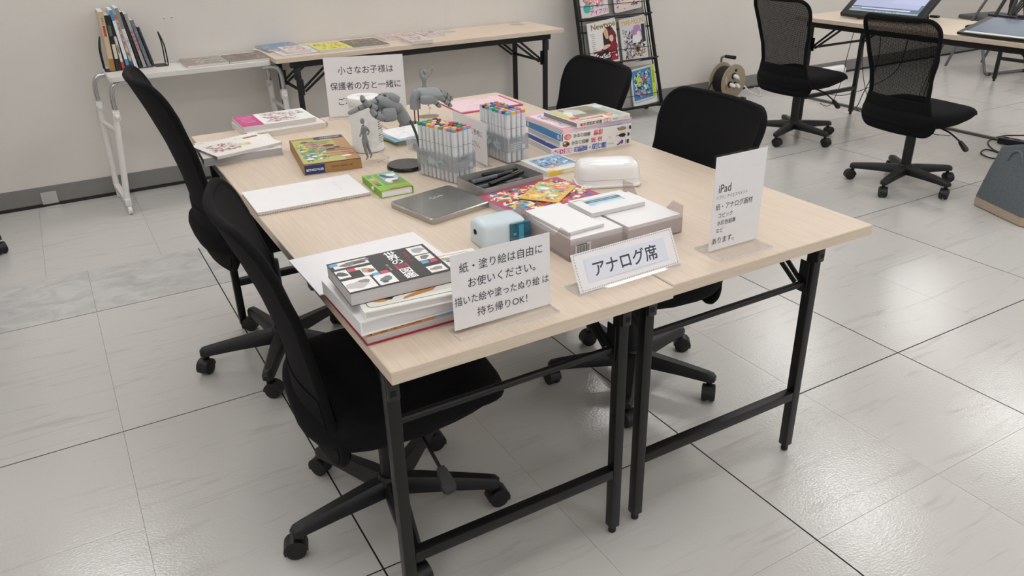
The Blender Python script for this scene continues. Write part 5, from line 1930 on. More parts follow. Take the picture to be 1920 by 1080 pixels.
finger(t, [q1(720, 181, 0.0), q1(706, 186, 0.002), q1(700, 194, 0.0), q1(708, 200, -0.004)], [0.0085, 0.0080, 0.0074, 0.006], o1)
finger(t, [q1(726, 178, 0.016), q1(713, 180, 0.018), q1(707, 189, 0.014), q1(715, 196, 0.010)], [0.0082, 0.0076, 0.007, 0.0056], o1)
finger(t, [q1(720, 222, -0.034), q1(704, 216, -0.040), q1(695, 206, -0.042)], [0.0105, 0.0092, 0.0066], o1)

# ---- farther hand, palm down, on two rods
HY2 = 1.47
o2 = Vector((0.683, 1.472, H))
t = thing('hand_model', 'grey jointed hand model drooping to the right on two thin black rods', 'hand model', o2)


def q2(u, v, dy=0.0):
    return aty(u, v, HY2 + dy)


bm = new_bm()
lathe(bm, [(0.043, 0), (0.048, 0.002), (0.048, 0.008), (0.045, 0.011), (0.0, 0.0115)], 32)
part('stand_base', bm, mat('black_gloss', '#131314', 0.22), t)
for u in (776.5, 783.5):
    p = q2(u, 203) - o2
    bm = new_bm()
    cyl(bm, (p.x, p.y, 0.011), (p.x, p.y, p.z + 0.01), 0.0022, seg=8)
    part('stand_rod', bm, mat('black_metal'), t)
bm = new_bm()
a, b = q2(779.5, 204) - o2, q2(779.5, 186) - o2
cyl(bm, (a.x, 0, a.z), (a.x, 0, b.z), 0.0185, 0.0185, 20)
part('wrist', bm, GREY_DOLL, t)
bm = new_bm()
capsule(bm, (a.x, 0, b.z), (a.x + 0.006, 0, b.z + 0.018), 0.0180, 0.0165, 14)
part('wrist_joint', bm, GREY_DOLL, t, angle=60)
bm = new_bm()
blob(bm, q2(784, 177) - o2, q2(826, 176) - o2, (0, -0.25, 1), 0.078, 0.034)
part('palm', bm, GREY_DOLL, t, angle=60)
bm = new_bm()
blob(bm, q2(789, 188, -0.034) - o2, q2(814, 187, -0.036) - o2, (0, 0, 1), 0.026, 0.030)
part('thumb_pad', bm, GREY_DOLL, t, angle=60)
finger(t, [q2(812, 187, -0.036), q2(819, 194, -0.038), q2(826, 200, -0.038)], [0.0105, 0.0095, 0.007], o2)
finger(t, [q2(824, 182, -0.020), q2(833, 189, -0.024), q2(841, 195, -0.026), q2(847, 199, -0.026)], [0.0095, 0.0085, 0.0076, 0.0056], o2)
finger(t, [q2(826, 176, 0.0), q2(836, 181, 0.0), q2(842, 188, 0.0), q2(840, 194, 0.0)], [0.0095, 0.0088, 0.0078, 0.006], o2)
finger(t, [q2(826, 173, 0.018), q2(837, 176, 0.02), q2(844, 182, 0.02), q2(848, 187, 0.02)], [0.009, 0.0082, 0.0074, 0.0056], o2)
finger(t, [q2(824, 172, 0.034), q2(832, 172, 0.038), q2(838, 177, 0.040), q2(841, 183, 0.040)], [0.0082, 0.0076, 0.007, 0.005], o2)


# ---- small drawing figures on clear stands
def figure(label, base, J, plate, arm_to, stand_ball):
    """J: joint name -> world point"""
    e = thing('pose_figure', label, 'figure', base)
    names = ['pelvis', 'waist', 'chest', 'neck', 'shl', 'ell', 'hal', 'shr', 'elr', 'har', 'hpl', 'knl', 'anl', 'tol', 'hpr', 'knr', 'anr', 'tor']
    idx = {n: i for i, n in enumerate(names)}
    E_ = [('pelvis', 'waist'), ('waist', 'chest'), ('chest', 'neck'), ('chest', 'shl'), ('shl', 'ell'), ('ell', 'hal'), ('chest', 'shr'), ('shr', 'elr'), ('elr', 'har'),
          ('pelvis', 'hpl'), ('hpl', 'knl'), ('knl', 'anl'), ('anl', 'tol'), ('pelvis', 'hpr'), ('hpr', 'knr'), ('knr', 'anr'), ('anr', 'tor')]
    R_ = dict(pelvis=0.0085, waist=0.0068, chest=0.0092, neck=0.0034, shl=0.0042, ell=0.0030, hal=0.0028, shr=0.0042, elr=0.0030, har=0.0028, hpl=0.0068, knl=0.0046, anl=0.0031, tol=0.0026,
              hpr=0.0068, knr=0.0046, anr=0.0031, tor=0.0026)
    b0 = Vector(base)
    me = skin_mesh('body', [J[n] - b0 for n in names], [(idx[a], idx[b]) for a, b in E_], [R_[n] for n in names], 0, 2)
    link('body', me, GREY_DOLL, e)
    bm = new_bm()
    bmesh.ops.create_uvsphere(bm, u_segments=16, v_segments=10, radius=0.0074)
    bmesh.ops.scale(bm, vec=(0.9, 1.0, 1.25), verts=bm.verts[:])
    part('head', bm, GREY_DOLL, e, loc=J['head'] - b0)
    # clear stand: thin plate, jointed arm
    bm = new_bm()
    slab(bm, [(x, y) for x, y in rrect(0.075, 0.06, 0.022, 5)], 0.0, 0.003)
    part('stand_plate', bm, CLEAR, e, loc=Vector(plate) - b0)
    bm = new_bm()
    tube(bm, [Vector(plate) - b0 + Vector((0, 0, 0.003)), Vector(stand_ball) - b0, Vector(arm_to) - b0], 0.0022, 8)
    part('stand_arm', bm, clear_mat('arm_clear', opac=0.25, haze='#e6ebee'), e)
    bm = new_bm()
    bmesh.ops.create_uvsphere(bm, u_segments=12, v_segments=8, radius=0.0045)
    part('stand_joint', bm, clear_mat('joint_clear', opac=0.35, haze='#dfe6ea', gloss=0.3), e, loc=Vector(stand_ball) - b0)
    return e


FY = 1.175


def g1(u, v, dy=0.0):
    return aty(u, v, FY + dy)


J = dict(pelvis=g1(683.5, 261), waist=g1(683, 252), chest=g1(682.5, 241.5), neck=g1(680.5, 233.5), head=g1(679.3, 227), shl=g1(679.5, 238.5, -0.006), ell=g1(677.5, 248, -0.008), hal=g1(674.5, 257, -0.008),
         shr=g1(687, 239, 0.006), elr=g1(692, 246.5, 0.010), har=g1(689, 254, 0.004), hpl=g1(682, 265, -0.004), knl=g1(685.5, 281, -0.005), anl=g1(690, 295, -0.005), tol=g1(686, 299.2, -0.010),
         hpr=g1(686.5, 265, 0.005), knr=g1(691.5, 279, 0.006), anr=g1(697, 291, 0.008), tor=g1(694, 296.2, 0.002))
pl = at(708, 306, H)
figure('small grey standing mannequin figure in front of the wipes canister', (J['anl'].x, J['anl'].y, H), J, (pl.x, pl.y, H), J['pelvis'] + Vector((0.004, 0.006, 0)), aty(728, 296, 1.13))
FY = 1.60
J = dict(pelvis=g1(795.5, 165), waist=g1(795.5, 158), chest=g1(795, 147), neck=g1(796.5, 141), head=g1(797, 135.5), shl=g1(788.5, 144), ell=g1(786.5, 134.5), hal=g1(789, 126), shr=g1(801, 144), elr=g1(808, 137.5), har=g1(811.3, 126),
         hpl=g1(793, 169), knl=g1(790, 182), anl=g1(787, 195), tol=g1(786, 199), hpr=g1(798, 169), knr=g1(801, 182), anr=g1(803, 194), tor=g1(803, 199))
pl = at(803, 218, H)
figure('small grey mannequin figure with both arms raised, above the drooping hand', (pl.x, pl.y, H), J, (pl.x, pl.y, H), J['pelvis'] + Vector((0, 0.006, 0)), aty(806, 203, 1.60))


# ================================================================== MAGAZINE RACK
RX0, RX1 = 2.735, 3.455
rk = thing('magazine_rack', 'black wire magazine rack on casters leaning back at the wall', 'rack', (2.78, 3.40, 0))
ob_ = Vector((2.78, 3.40, 0))


def rack_y(z):            # the face leans back towards the top
    return 3.395 + 0.10 * z / 0.9


def face(x, z, off=0.0):
    return Vector((x, rack_y(z) - off, z)) - ob_


RL0, RL1 = 2.80, 3.475     # bottom corners
def rx(side, z):           # the sides lean in a little with height
    return (RL0 - 0.085 * z if side == 0 else RL1 - 0.155 * z) if False else ((2.815 - 0.095 * z) if side == 0 else (3.470 - 0.165 * z))


for side in (0, 1):
    s = -1 if side == 0 else 1
    bm = new_bm()
    top = Vector((rx(side, 1.25), rack_y(1.25) + 0.01, 1.25)) - ob_
    pts = [top, face(rx(side, 0.8), 0.8), face(rx(side, 0.4), 0.4), face(rx(side, 0.13), 0.13), face(rx(side, 0.09), 0.085, -0.004), Vector((rx(side, 0.08), 3.43, 0.062)) - ob_, Vector((rx(side, 0.08) - 0.01, 3.56, 0.06)) - ob_]
    tube(bm, smooth_path(pts, 6), 0.0125, 10)
    part('side_post', bm, BLACK_METAL, rk)
    bm = new_bm()
    tube(bm, [face(rx(side, 1.2) - s * 0.03, 1.2), face(rx(side, 0.12) - s * 0.03, 0.12)], 0.004, 8)
    part('side_wire', bm, BLACK_METAL, rk)
    for yy in (3.385, 3.585):
        bm = new_bm()
        x = rx(side, 0.05)
        tube(bm, [Vector((x - 0.010, yy, 0.024)) - ob_, Vector((x - 0.008, yy, 0.024)) - ob_, Vector((x + 0.008, yy, 0.024)) - ob_, Vector((x + 0.010, yy, 0.024)) - ob_], [0.02, 0.024, 0.024, 0.02], 16)
        cyl(bm, Vector((x, yy, 0.03)) - ob_, Vector((x, yy, 0.062)) - ob_, 0.007, seg=8)
        part('caster', bm, DARK_RUBBER, rk)
PANEL = mat('grey_panel', '#8c8985', 0.6, nscale=300, namt=0.08)
tiers = [(0.075, 0.36, '#a5a29d'), (0.40, 0.665, '#8c8985'), (0.70, 0.97, '#8c8985'), (1.0, 1.22, '#8c8985')]
for (z0, z1, cc) in tiers:
    bm = new_bm()
    xs0, xs1 = rx(0, z0) + 0.015, rx(1, z0) - 0.035
    xt0, xt1 = rx(0, z1) + 0.015, rx(1, z1) - 0.035
    loft(bm, [[face(xs0, z0, o), face(xs1, z0, o), face(xt1, z1, o), face(xt0, z1, o)] for o in (-0.012, -0.010)])
    part('back_panel', bm, mat('panel_' + cc[1:], cc, 0.6, nscale=300, namt=0.08), rk, smooth=False)
    bm = new_bm()
    tube(bm, [face(rx(0, z0) - 0.0, z0 + 0.012, 0.03), face(rx(1, z0), z0 + 0.012, 0.03)], 0.0055, 8)
    tube(bm, [face(rx(0, z0) - 0.0, z0 - 0.004, 0.0), face(rx(1, z0), z0 - 0.004, 0.0)], 0.0045, 8)
    for x in (rx(0, z0) + 0.02, rx(1, z0) - 0.02):
        tube(bm, [face(x, z0 - 0.004, 0.0), face(x, z0 + 0.012, 0.03)], 0.004, 6)
    part('shelf_rail', bm, BLACK_METAL, rk)
    bm = new_bm()
    tube(bm, [face(rx(0, z0 + 0.09), z0 + 0.09, 0.028), face(rx(1, z0 + 0.09), z0 + 0.09, 0.028)], 0.0022, 6)
    part('guard_wire', bm, BLACK_METAL, rk)
bm = new_bm()
tube(bm, [face(rx(0, 0.075), 0.075, 0.01), face(rx(1, 0.075), 0.075, 0.01)], 0.0085, 10)
part('bottom_bar', bm, BLACK_METAL, rk)
bm = new_bm()
for z in (0.62, 0.30, 0.93):
    tube(bm, [face(rx(0, z), z, -0.006), face(rx(1, z), z, -0.006)], 0.005, 6)
    part('back_bar', bm, BLACK_METAL, rk)
    bm = new_bm()
bm.free()


def rack_mag(label, x0, x1, z0, z1, F, cov='#e6e4e2', th=0.010):
    w, h = x1 - x0, z1 - z0
    cx = (x0 + x1) / 2
    lean = math.atan(0.10 / 0.9)
    b = book('rack_magazine', label, 'magazine', (0, 0), 0, w, h, th, 0, cover=cov, hard=False, front=F, group='magazines in the rack')
    uy = Vector((-0.11, math.sin(lean), math.cos(lean))).normalized()
    ux = Vector((1, 0, 0.11)).normalized()
    ux = (ux - uy * ux.dot(uy)).normalized()
    n = ux.cross(uy)
    M4 = Matrix((ux, uy, n)).transposed().to_4x4()
    zc = (z0 + z1) / 2
    p = Vector((cx, rack_y(zc) - 0.006, zc))
    M4.translation = p + n * 0.0
    b.matrix_world = M4
    return b


F = Print().rect(0, 0, 0.235, 0.27, '#e9e6e2').text('Newtype', 0.012, 0.108, 0.052, '#8a6f2e', bold=0.03, sx=1.05)
F.poly([(0.0, 0.06), (0.03, 0.095), (0.07, 0.10), (0.105, 0.05), (0.108, -0.13), (-0.02, -0.13), (-0.09, -0.09), (-0.06, -0.06), (0.0, -0.03)], '#2a2024')
F.ell(0.03, 0.055, 0.018, 0.035, '#d9b28f', 5, 16, 0.15).ell(0.075, 0.035, 0.035, 0.045, '#6e2230', 10, 16, 0.25).ell(0.068, 0.018, 0.017, 0.024, '#e8c6aa', 8, 14, 0.1).ell(0.07, -0.05, 0.04, 0.05, '#8c1f30', 0, 16, 0.2).ell(0.02, -0.03, 0.035, 0.012, '#e4c2aa', 15, 14, 0.2)
F.ell(0.08, -0.11, 0.035, 0.02, '#a42a3c', 0, 14, 0.3).ell(0.095, -0.10, 0.008, 0.008, '#e8e4e2')
F.rect(-0.05, -0.052, 0.085, 0.014, '#b02436').text('FesSuS', -0.012, -0.088, 0.046, '#f6f4f2', bold=0.04, sx=0.95, skew=0.15).rect(0.075, -0.076, 0.035, 0.003, '#f6f4f2')
for k in range(9):
    F.rect(-0.085 + 0.004 * (k % 3), 0.07 - 0.013 * k, 0.035 - 0.005 * (k % 4), 0.003, '#4a4648')
rack_mag('white anime magazine titled Newtype with a red haired figure', 2.826, 3.060, 0.400, 0.690, F)
F = Print().rect(0, 0, 0.215, 0.29, '#d8d6da').text('TYPE-MOON', 0.0, 0.118, 0.046, '#d9a82e', bold=0.03, sx=0.72)
F.splash(0.19, 0.20, ['#3a3540', '#8a8496', '#e8e6ec', '#5f5a6a', '#b8b0c4', '#2c2830', '#d8c8b8', '#a89a70'], 234, 0.004, 0.018, 61, 0, -0.03)
F.ell(0.03, 0.055, 0.045, 0.035, '#b08ab8', 20, 18, 0.25).ell(0.045, 0.03, 0.018, 0.022, '#efd8cc', 0, 14, 0.1).ell(0.02, 0.0, 0.035, 0.03, '#e6e4ee', 0, 16, 0.2).ell(0.025, -0.07, 0.02, 0.024, '#8d7430', 0, 16, 0.1).ell(0.025, -0.07, 0.012, 0.015, '#3c3428').rect(0.05, -0.105, 0.08, 0.012, '#c8962c', 8)
F.rect(0.085, 0.03, 0.03, 0.12, '#2c2a34').vtext('特集', -0.085, 0.075, 0.016, '#2a2a2e', 0.017).vtext('新章', -0.068, 0.065, 0.016, '#2a2a2e', 0.017).rect(-0.06, -0.13, 0.09, 0.025, '#c9b89c')
rack_mag('illustrated magazine titled TYPE-MOON with a violet haired figure', 3.095, 3.312, 0.395, 0.692, F)
F = Print().rect(0, 0, 0.22, 0.27, '#e6dde0').splash(0.20, 0.22, ['#e46a8c', '#f0c860', '#6cc4c0', '#f6f2f0', '#d84a6a', '#8acbe0', '#f0a84c', '#e8a8bc'], 273, 0.004, 0.018, 62, 0, 0.02)
F.ell(-0.062, -0.075, 0.030, 0.030, '#4ab8a8').text('アイフリ!', 0.03, -0.108, 0.034, '#e2408c', bold=0.05, skew=0.15).ell(0.08, -0.03, 0.013, 0.018, '#f0d040')
rack_mag('magazine with a pink and turquoise anime cover in the upper left of the rack', 2.762, 2.982, 0.722, 0.985, F)
F = Print().rect(0, 0, 0.215, 0.28, '#dcd2d2').splash(0.20, 0.25, ['#8c2f5c', '#c66a94', '#4a2a3c', '#e8d0c8', '#2c2028', '#b04a7a', '#f0e4dc', '#6a5a64'], 273, 0.004, 0.018, 63)
F.ell(0.05, 0.0, 0.045, 0.07, '#8e3f86', 10, 18, 0.3).ell(-0.01, -0.09, 0.06, 0.028, '#ecd6c8', 8, 16, 0.2).ell(0.0, -0.05, 0.02, 0.02, '#f0dccf').vtext('特集号', -0.09, -0.02, 0.02, '#2a2228', 0.022)
rack_mag('magazine with a dark magenta figure on its cover in the upper right of the rack', 3.035, 3.262, 0.742, 1.010, F)
F = Print().rect(0, 0, 0.21, 0.262, '#d9dcdc').rect(-0.012, 0.018, 0.17, 0.21, '#4a86c0').splash(0.155, 0.19, ['#2f62a0', '#8fc4dc', '#1f3a66', '#d8ecf0', '#b05a90', '#6aaad0', '#243048', '#c8e050'], 214, 0.004, 0.018, 64, -0.012, 0.018)
F.ell(-0.04, 0.055, 0.035, 0.016, '#c4d63a', -15, 16, 0.2).ell(0.0, 0.05, 0.014, 0.018, '#c84a74', 0, 12, 0.2).rect(0.088, 0.018, 0.030, 0.225, '#c6dc3e').text('VISIONS', 0.088, 0.055, 0.026, '#5a6a2a', -90, bold=0.02)
for k in range(12):
    F.rect(-0.08 + 0.014 * k, -0.100, 0.010, 0.003, '#7a8088')
F.rect(-0.008, -0.118, 0.19, 0.02, '#eceeee')
rack_mag('blue and lime illustration magazine in the bottom right of the rack', 3.178, 3.392, 0.085, 0.352, F)
F = Print().rect(0, 0, 0.21, 0.262, '#c8b8b0').splash(0.19, 0.24, ['#a84a4c', '#e0c8b8', '#4a4650', '#d8a070'], 156, 0.004, 0.018, 65)
rack_mag('warm coloured magazine in the bottom left of the rack, behind a chair', 2.875, 3.085, 0.085, 0.352, F)


# ================================================================== CABLE REEL
BEIGE = mat('reel_beige', '#a2927e', 0.45, namt=0.03)
axis_d = Vector((0.06, -0.998, 0)).normalized()          # front disc faces right and a little to the camera
fc = aty(1375.5, 148.5, 3.40)
fc.z = 0.150
o3 = Vector((fc.x, fc.y, 0))
t = thing('cable_reel', 'beige cable drum with black cord and white plugs on the floor by the wall', 'cable reel', o3)
Rz = math.atan2(axis_d.y, axis_d.x)
RM = Matrix.Translation((0, 0, 0.150)) @ Matrix.Rotation(Rz, 4, 'Z') @ Matrix.Rotation(PI / 2, 4, 'Y')


def disc(r, z0, z1, seg=40):
    b = new_bm()
    lathe(b, [(r - 0.006, z0), (r, z0 + 0.002), (r, z1 - 0.002), (r - 0.006, z1)], seg)
    return b


part('front_disc', disc(0.130, -0.006, 0.006), BEIGE, t, mtx=RM)
part('rear_disc', disc(0.130, -0.132, -0.122), BEIGE, t, mtx=RM)
bm = new_bm()
for k in range(9):
    z = -0.112 + 0.0125 * k
    tube(bm, [(0.098 * math.cos(a), 0.098 * math.sin(a), z) for a in [2 * PI * q / 32 for q in range(32)]], 0.0068, 8, closed=True)
lathe(bm, [(0.085, -0.121), (0.096, -0.12), (0.096, -0.008), (0.085, -0.007)], 32)
part('wound_cord', bm, DARK_RUBBER, t, mtx=RM)
for (x, y) in ((-0.01, -0.045), (-0.045, 0.015), (0.01, 0.025)):
    bm = new_bm()
    lathe(bm, [(0.026, 0.0062), (0.026, 0.012), (0.020, 0.014), (0.0, 0.0145)], 6)
    part('outlet', bm, BLACK_PLASTIC, t, mtx=RM @ Matrix.Translation((y, x, 0)))
bm = new_bm()
lathe(bm, [(0.012, 0.0062), (0.012, 0.010), (0.004, 0.011)], 12)
part('switch', bm, BLACK_PLASTIC, t, mtx=RM @ Matrix.Translation((-0.085, 0.01, 0)))
bm = new_bm()
box(bm, (0, 0, 0.0066), (0.05, 0.014, 0.0008))
part('label', bm, mat('reel_label', '#cfc6b4', 0.6), t, smooth=False, mtx=RM @ Matrix.Translation((-0.02, -0.085, 0)) @ Matrix.Rotation(0.2, 4, 'Z'))
bm = new_bm()
box(bm, (0, 0, 0.0066), (0.03, 0.016, 0.0008))
part('warning_label', bm, mat('red_label', '#c8543c', 0.6), t, smooth=False, mtx=RM @ Matrix.Translation((0.035, -0.085, 0)))
side_d = Vector((axis_d.y, -axis_d.x, 0)) * -1
bm = new_bm()
pA = -axis_d * 0.155
tube(bm, smooth_path([pA + side_d * 0.11 + Vector((0, 0, 0.010)), pA + side_d * 0.05 + Vector((0, 0, 0.15)), pA + side_d * 0.015 + Vector((0, 0, 0.29)), pA * 0.7 + Vector((0, 0, 0.325)), -axis_d * 0.02 + Vector((0, 0, 0.328))], 6), 0.009, 10)
part('frame_tube', bm, mat('grey_tube', '#8c8a86', 0.35, 0.6), t)
bm = new_bm()
tube(bm, [-axis_d * 0.098 + Vector((0, 0, 0.3265)), -axis_d * 0.005 + Vector((0, 0, 0.328))], 0.0135, 12)
part('handle_grip', bm, DARK_RUBBER, t)
for s in (-1, 1):
    bm = new_bm()
    tube(bm, [-axis_d * 0.16 + side_d * 0.095 * s + Vector((0, 0, 0.010)), axis_d * 0.035 + side_d * 0.095 * s + Vector((0, 0, 0.010))], 0.009, 10)
    fr = part('foot_rail', bm, mat('grey_tube'), t)
    bm = new_bm()
    tube(bm, [axis_d * 0.012 + side_d * 0.095 * s + Vector((0, 0, 0.0125)), axis_d * 0.05 + side_d * 0.095 * s + Vector((0, 0, 0.0125))], 0.0122, 12)
    part('foot_cap', bm, DARK_RUBBER, fr)
bm = new_bm()
tube(bm, smooth_path([-axis_d * 0.09 - side_d * 0.09 + Vector((0, 0, 0.20)), -axis_d * 0.11 - side_d * 0.13 + Vector((0, 0, 0.12)), -axis_d * 0.10 - side_d * 0.22 + Vector((0, 0, 0.008)), -axis_d * 0.08 - side_d * 0.42 + Vector((0, 0, 0.006))], 6), 0.005, 8)
part('feed_cord', bm, DARK_RUBBER, t)


def rp(x, y, z):          # a point in the disc's own axes, as a world point
    return o3 + (RM @ Vector((x, y, z)))


def plug_cord(label, hole, path, thick=0.0032, cat='cable'):
    h = rp(hole[1], hole[0], 0.0148)
    e = thing('extension_cable', label, cat, (h.x, h.y, 0))
    base = Vector((h.x, h.y, 0))
    bm = new_bm()
    tube(bm, [h - base, h - base + axis_d * 0.012, h - base + axis_d * 0.034 + Vector((0, 0, -0.006)), h - base + axis_d * 0.045 + Vector((0, 0, -0.012))], [0.014, 0.016, 0.013, 0.006], 10)
    part('plug', bm, WHITE_PLASTIC, e)
    pts = [h - base + axis_d * 0.043 + Vector((0, 0, -0.011))] + [Vector(p) - base for p in path]
    bm = new_bm()
    tube(bm, smooth_path(pts, 6), thick, 6)
    part('cord', bm, WHITE_PLASTIC, e)


f1 = lambda u, v, z=0.0045: at(u, v, z)
plug_cord('white plug and cord curving right from the top outlet of the cable drum', (-0.01, -0.045), [f1(1392, 158, 0.10), f1(1408, 172, 0.02), f1(1425, 178), f1(1422, 167), f1(1410, 163), f1(1395, 168)])
plug_cord('white plug with thin cord hanging left from the lower outlet of the cable drum', (-0.045, 0.015), [f1(1378, 160, 0.08), f1(1366, 168, 0.04), f1(1352, 180), f1(1340, 186)], 0.0022)
plug_cord('white plug and cord dropping from the right outlet of the cable drum', (0.01, 0.025), [f1(1395, 160, 0.07), f1(1408, 174, 0.006), f1(1424, 180), f1(1432, 180)])

# ================================================================== GREY FABRIC BASKET
bs = at(1875, 400, 0)
bc = Vector((3.560, 0.815, 0))
t = thing('fabric_basket', 'tapered grey fabric basket with a beige bottom at the right edge', 'basket', bc, -0.35)
FELT = mat('grey_felt', '#696f73', 0.95, spec=0.15, nscale=90, namt=0.10, bump=0.25, bscale=350)
BEIGEF = mat('beige_canvas', '#b9a895', 0.95, spec=0.15, nscale=120, namt=0.06, bump=0.2, bscale=400)


def bring(z, w, d, wob=0.0, r=0.03):
    return [Vector((x + wob * math.sin(9 * y / d), y + wob * math.cos(7 * x / w), z + wob * 2.2 * math.sin(3.1 * math.atan2(y, x)))) for x, y in rrect(w, d, r, 5)]


bm = new_bm()
loft(bm, [bring(0.0, 0.30, 0.32), bring(0.004, 0.318, 0.338), bring(0.030, 0.322, 0.342), bring(0.052, 0.318, 0.337, 0.002)])
part('bottom', bm, BEIGEF, t, angle=60)
bm = new_bm()
loft(bm, [bring(0.046, 0.321, 0.340, 0.001), bring(0.12, 0.302, 0.318), bring(0.20, 0.280, 0.292), bring(0.255, 0.262, 0.270), bring(0.300, 0.250, 0.254, 0.002), bring(0.305, 0.246, 0.250, 0.002), bring(0.301, 0.238, 0.242, 0.002), bring(0.18, 0.268, 0.280), bring(0.056, 0.305, 0.322)])
part('wall', bm, FELT, t, angle=60)
for sx in (-1, 1):
    bm = new_bm()
    tube(bm, smooth_path([(sx * 0.128, -0.045, 0.26), (sx * 0.129, -0.03, 0.300), (sx * 0.122, 0, 0.315), (sx * 0.129, 0.03, 0.300), (sx * 0.128, 0.045, 0.26)], 5), 0.006, 8)
    part('handle', bm, FELT, t)
bm = new_bm()
tube(bm, [(-0.146, -0.155, 0.05), (-0.128, -0.134, 0.20), (-0.112, -0.116, 0.300)], 0.0022, 6)
part('seam', bm, mat('seam_dark', '#4c5154', 0.9), t)

# ================================================================== DISPLAYS ON THE RIGHT TABLE
DISP = mat('display_black', '#1b1c1f', 0.35)


def display(label, NL, NR, tilt, depth, thick, screen, zoff=0.018):
    """pen display lying back on a stand; NL/NR: near corners (world)"""
    NL, NR = Vector(NL), Vector(NR)
    e = NR - NL
    a = math.atan2(e.y, e.x)
    w = e.length
    mid = (NL + NR) / 2
    t = thing('pen_display', label, 'display', (mid.x, mid.y, H), a)
    M_ = Matrix.Translation((0, 0, zoff)) @ Matrix.Rotation(tilt, 4, 'X')
    bm = new_bm()
    box(bm, (0, depth / 2, 0), (w, depth, thick), 0.006)
    part('housing', bm, DISP, t, mtx=M_)
    screen(w, depth).build('screen', t, mtx=M_ @ Matrix.Translation((0, depth / 2, thick / 2 + 0.0003)), material=screen_mat())
    for sx in (-1, 1):
        bm = new_bm()
        p = M_ @ Vector((sx * w * 0.3, depth * 0.72, -thick / 2))
        tube(bm, [p, (p.x, p.y + 0.06, 0.0095)], 0.009, 8)
        tube(bm, [(p.x, p.y + 0.06, 0.0095), (p.x, 0.03, 0.0065)], 0.006, 8)
        part('stand_leg', bm, DISP, t)
    return t


def screen_mat():
    if 'lit_screen' in MATS:
        return MATS['lit_screen']
    mt = bpy.data.materials.new('lit_screen')
    mt.use_nodes = True
    N, L = mt.node_tree.nodes, mt.node_tree.links
    b = N['Principled BSDF']
    a = N.new('ShaderNodeAttribute')
    a.attribute_name = 'ink'
    L.new(a.outputs['Color'], b.inputs['Emission Color'])
    b.inputs['Base Color'].default_value = (0.02, 0.02, 0.022, 1)
    b.inputs['Emission Strength'].default_value = 0.9
    b.inputs['Roughness'].default_value = 0.35
    MATS['lit_screen'] = mt
    return mt


def scr1(w, d):
    F = Print().rect(0, 0.01, w * 0.84, d * 0.80, '#4c6c86').rect(-0.01, 0.035, w * 0.80, d * 0.72, '#b6bbdc').rect(0.12, 0.06, w * 0.38, d * 0.62, '#bcc3e6').rect(-0.03, -d * 0.30, w * 0.72, 0.012, '#d3d6ea')
    F.rect(-w * 0.34, -d * 0.32, 0.06, 0.02, '#8a9a9c').rect(0.0, -d * 0.372, w * 0.84, 0.014, '#9db0bc')
    for k in range(10):
        F.rect(-0.06 + 0.018 * k, -d * 0.372, 0.008, 0.008, ('#4a7ab0', '#c8ccd0', '#d8a04a', '#5a6a78')[k % 4])
    return F


def scr2(w, d):
    return Print().rect(0, 0.015, w * 0.9, d * 0.84, '#3d5166').rect(0.0, -d / 2 + 0.020, w * 0.92, 0.022, '#cdcfc8')


n1, n2 = at(1575, 27, H + 0.02), at(1727, 42, H + 0.02)
display('large pen display with a pale lavender screen, tilted on the right table', n1, n2, 0.62, 0.33, 0.028, scr1)
n1 = at(1862, 70, H + 0.012)
display('pen display with a dark blue screen lying low at the right edge', n1, (n1.x, n1.y - 0.42, 0), 0.22, 0.27, 0.016, scr2, 0.012)
# folding keyboard and easel stand behind the low display
kb = at(1885, 55, H + 0.01)
t = thing('keyboard', 'thin dark keyboard behind the low pen display', 'keyboard', (4.33, 1.62, H), -PI / 2)
bm = new_bm()
box(bm, (0, 0, 0.006), (0.26, 0.10, 0.012), 0.003)
part('deck', bm, DISP, t)
bm = new_bm()
for i in range(12):
    for j in range(4):
        box(bm, (-0.115 + 0.0208 * i, -0.034 + 0.022 * j, 0.0135), (0.017, 0.018, 0.003))
o = part('keys', bm, mat('key_black', '#26272a', 0.5), t, smooth=False)
o['kind'] = 'stuff'
t = thing('easel_stand', 'black folding easel stand at the right edge of the right table', 'stand', (4.44, 1.60, H))
for s in (-1, 1):
    bm = new_bm()
    tube(bm, [(-0.10, s * 0.05, 0.008), (0.02, s * 0.02, 0.24)], 0.010, 8)
    part('front_leg', bm, DISP, t)
    bm = new_bm()
    tube(bm, [(0.10, s * 0.05, 0.008), (0.02, s * 0.02, 0.24)], 0.007, 8)
    part('rear_leg', bm, DISP, t)
bm = new_bm()
box(bm, (-0.07, 0, 0.07), (0.02, 0.16, 0.012), 0.003)
part('ledge', bm, DISP, t)
# mouse-sized adapter beside display one
t = thing('pen_holder', 'small black pen rest at the near corner of the tilted pen display', 'pen rest', (at(1752, 33, H).x, at(1752, 33, H).y, H))
bm = new_bm()
box(bm, (0, 0, 0.007), (0.03, 0.055, 0.014), 0.005)
part('body', bm, BLACK_PLASTIC, t)


# ================================================================== CABLES, COVER, POWER STRIP
def loose_cable(label, pts, r, m_=DARK_RUBBER, name='cable', group=None):
    b0 = Vector((pts[0][0], pts[0][1], 0))
    e = None
    bm = new_bm()
    tube(bm, smooth_path([Vector(p) - b0 for p in pts], 7), r, 6)
    o = part(name, bm, m_, None, loc=b0)
    return tag(o, label, 'cable', group)


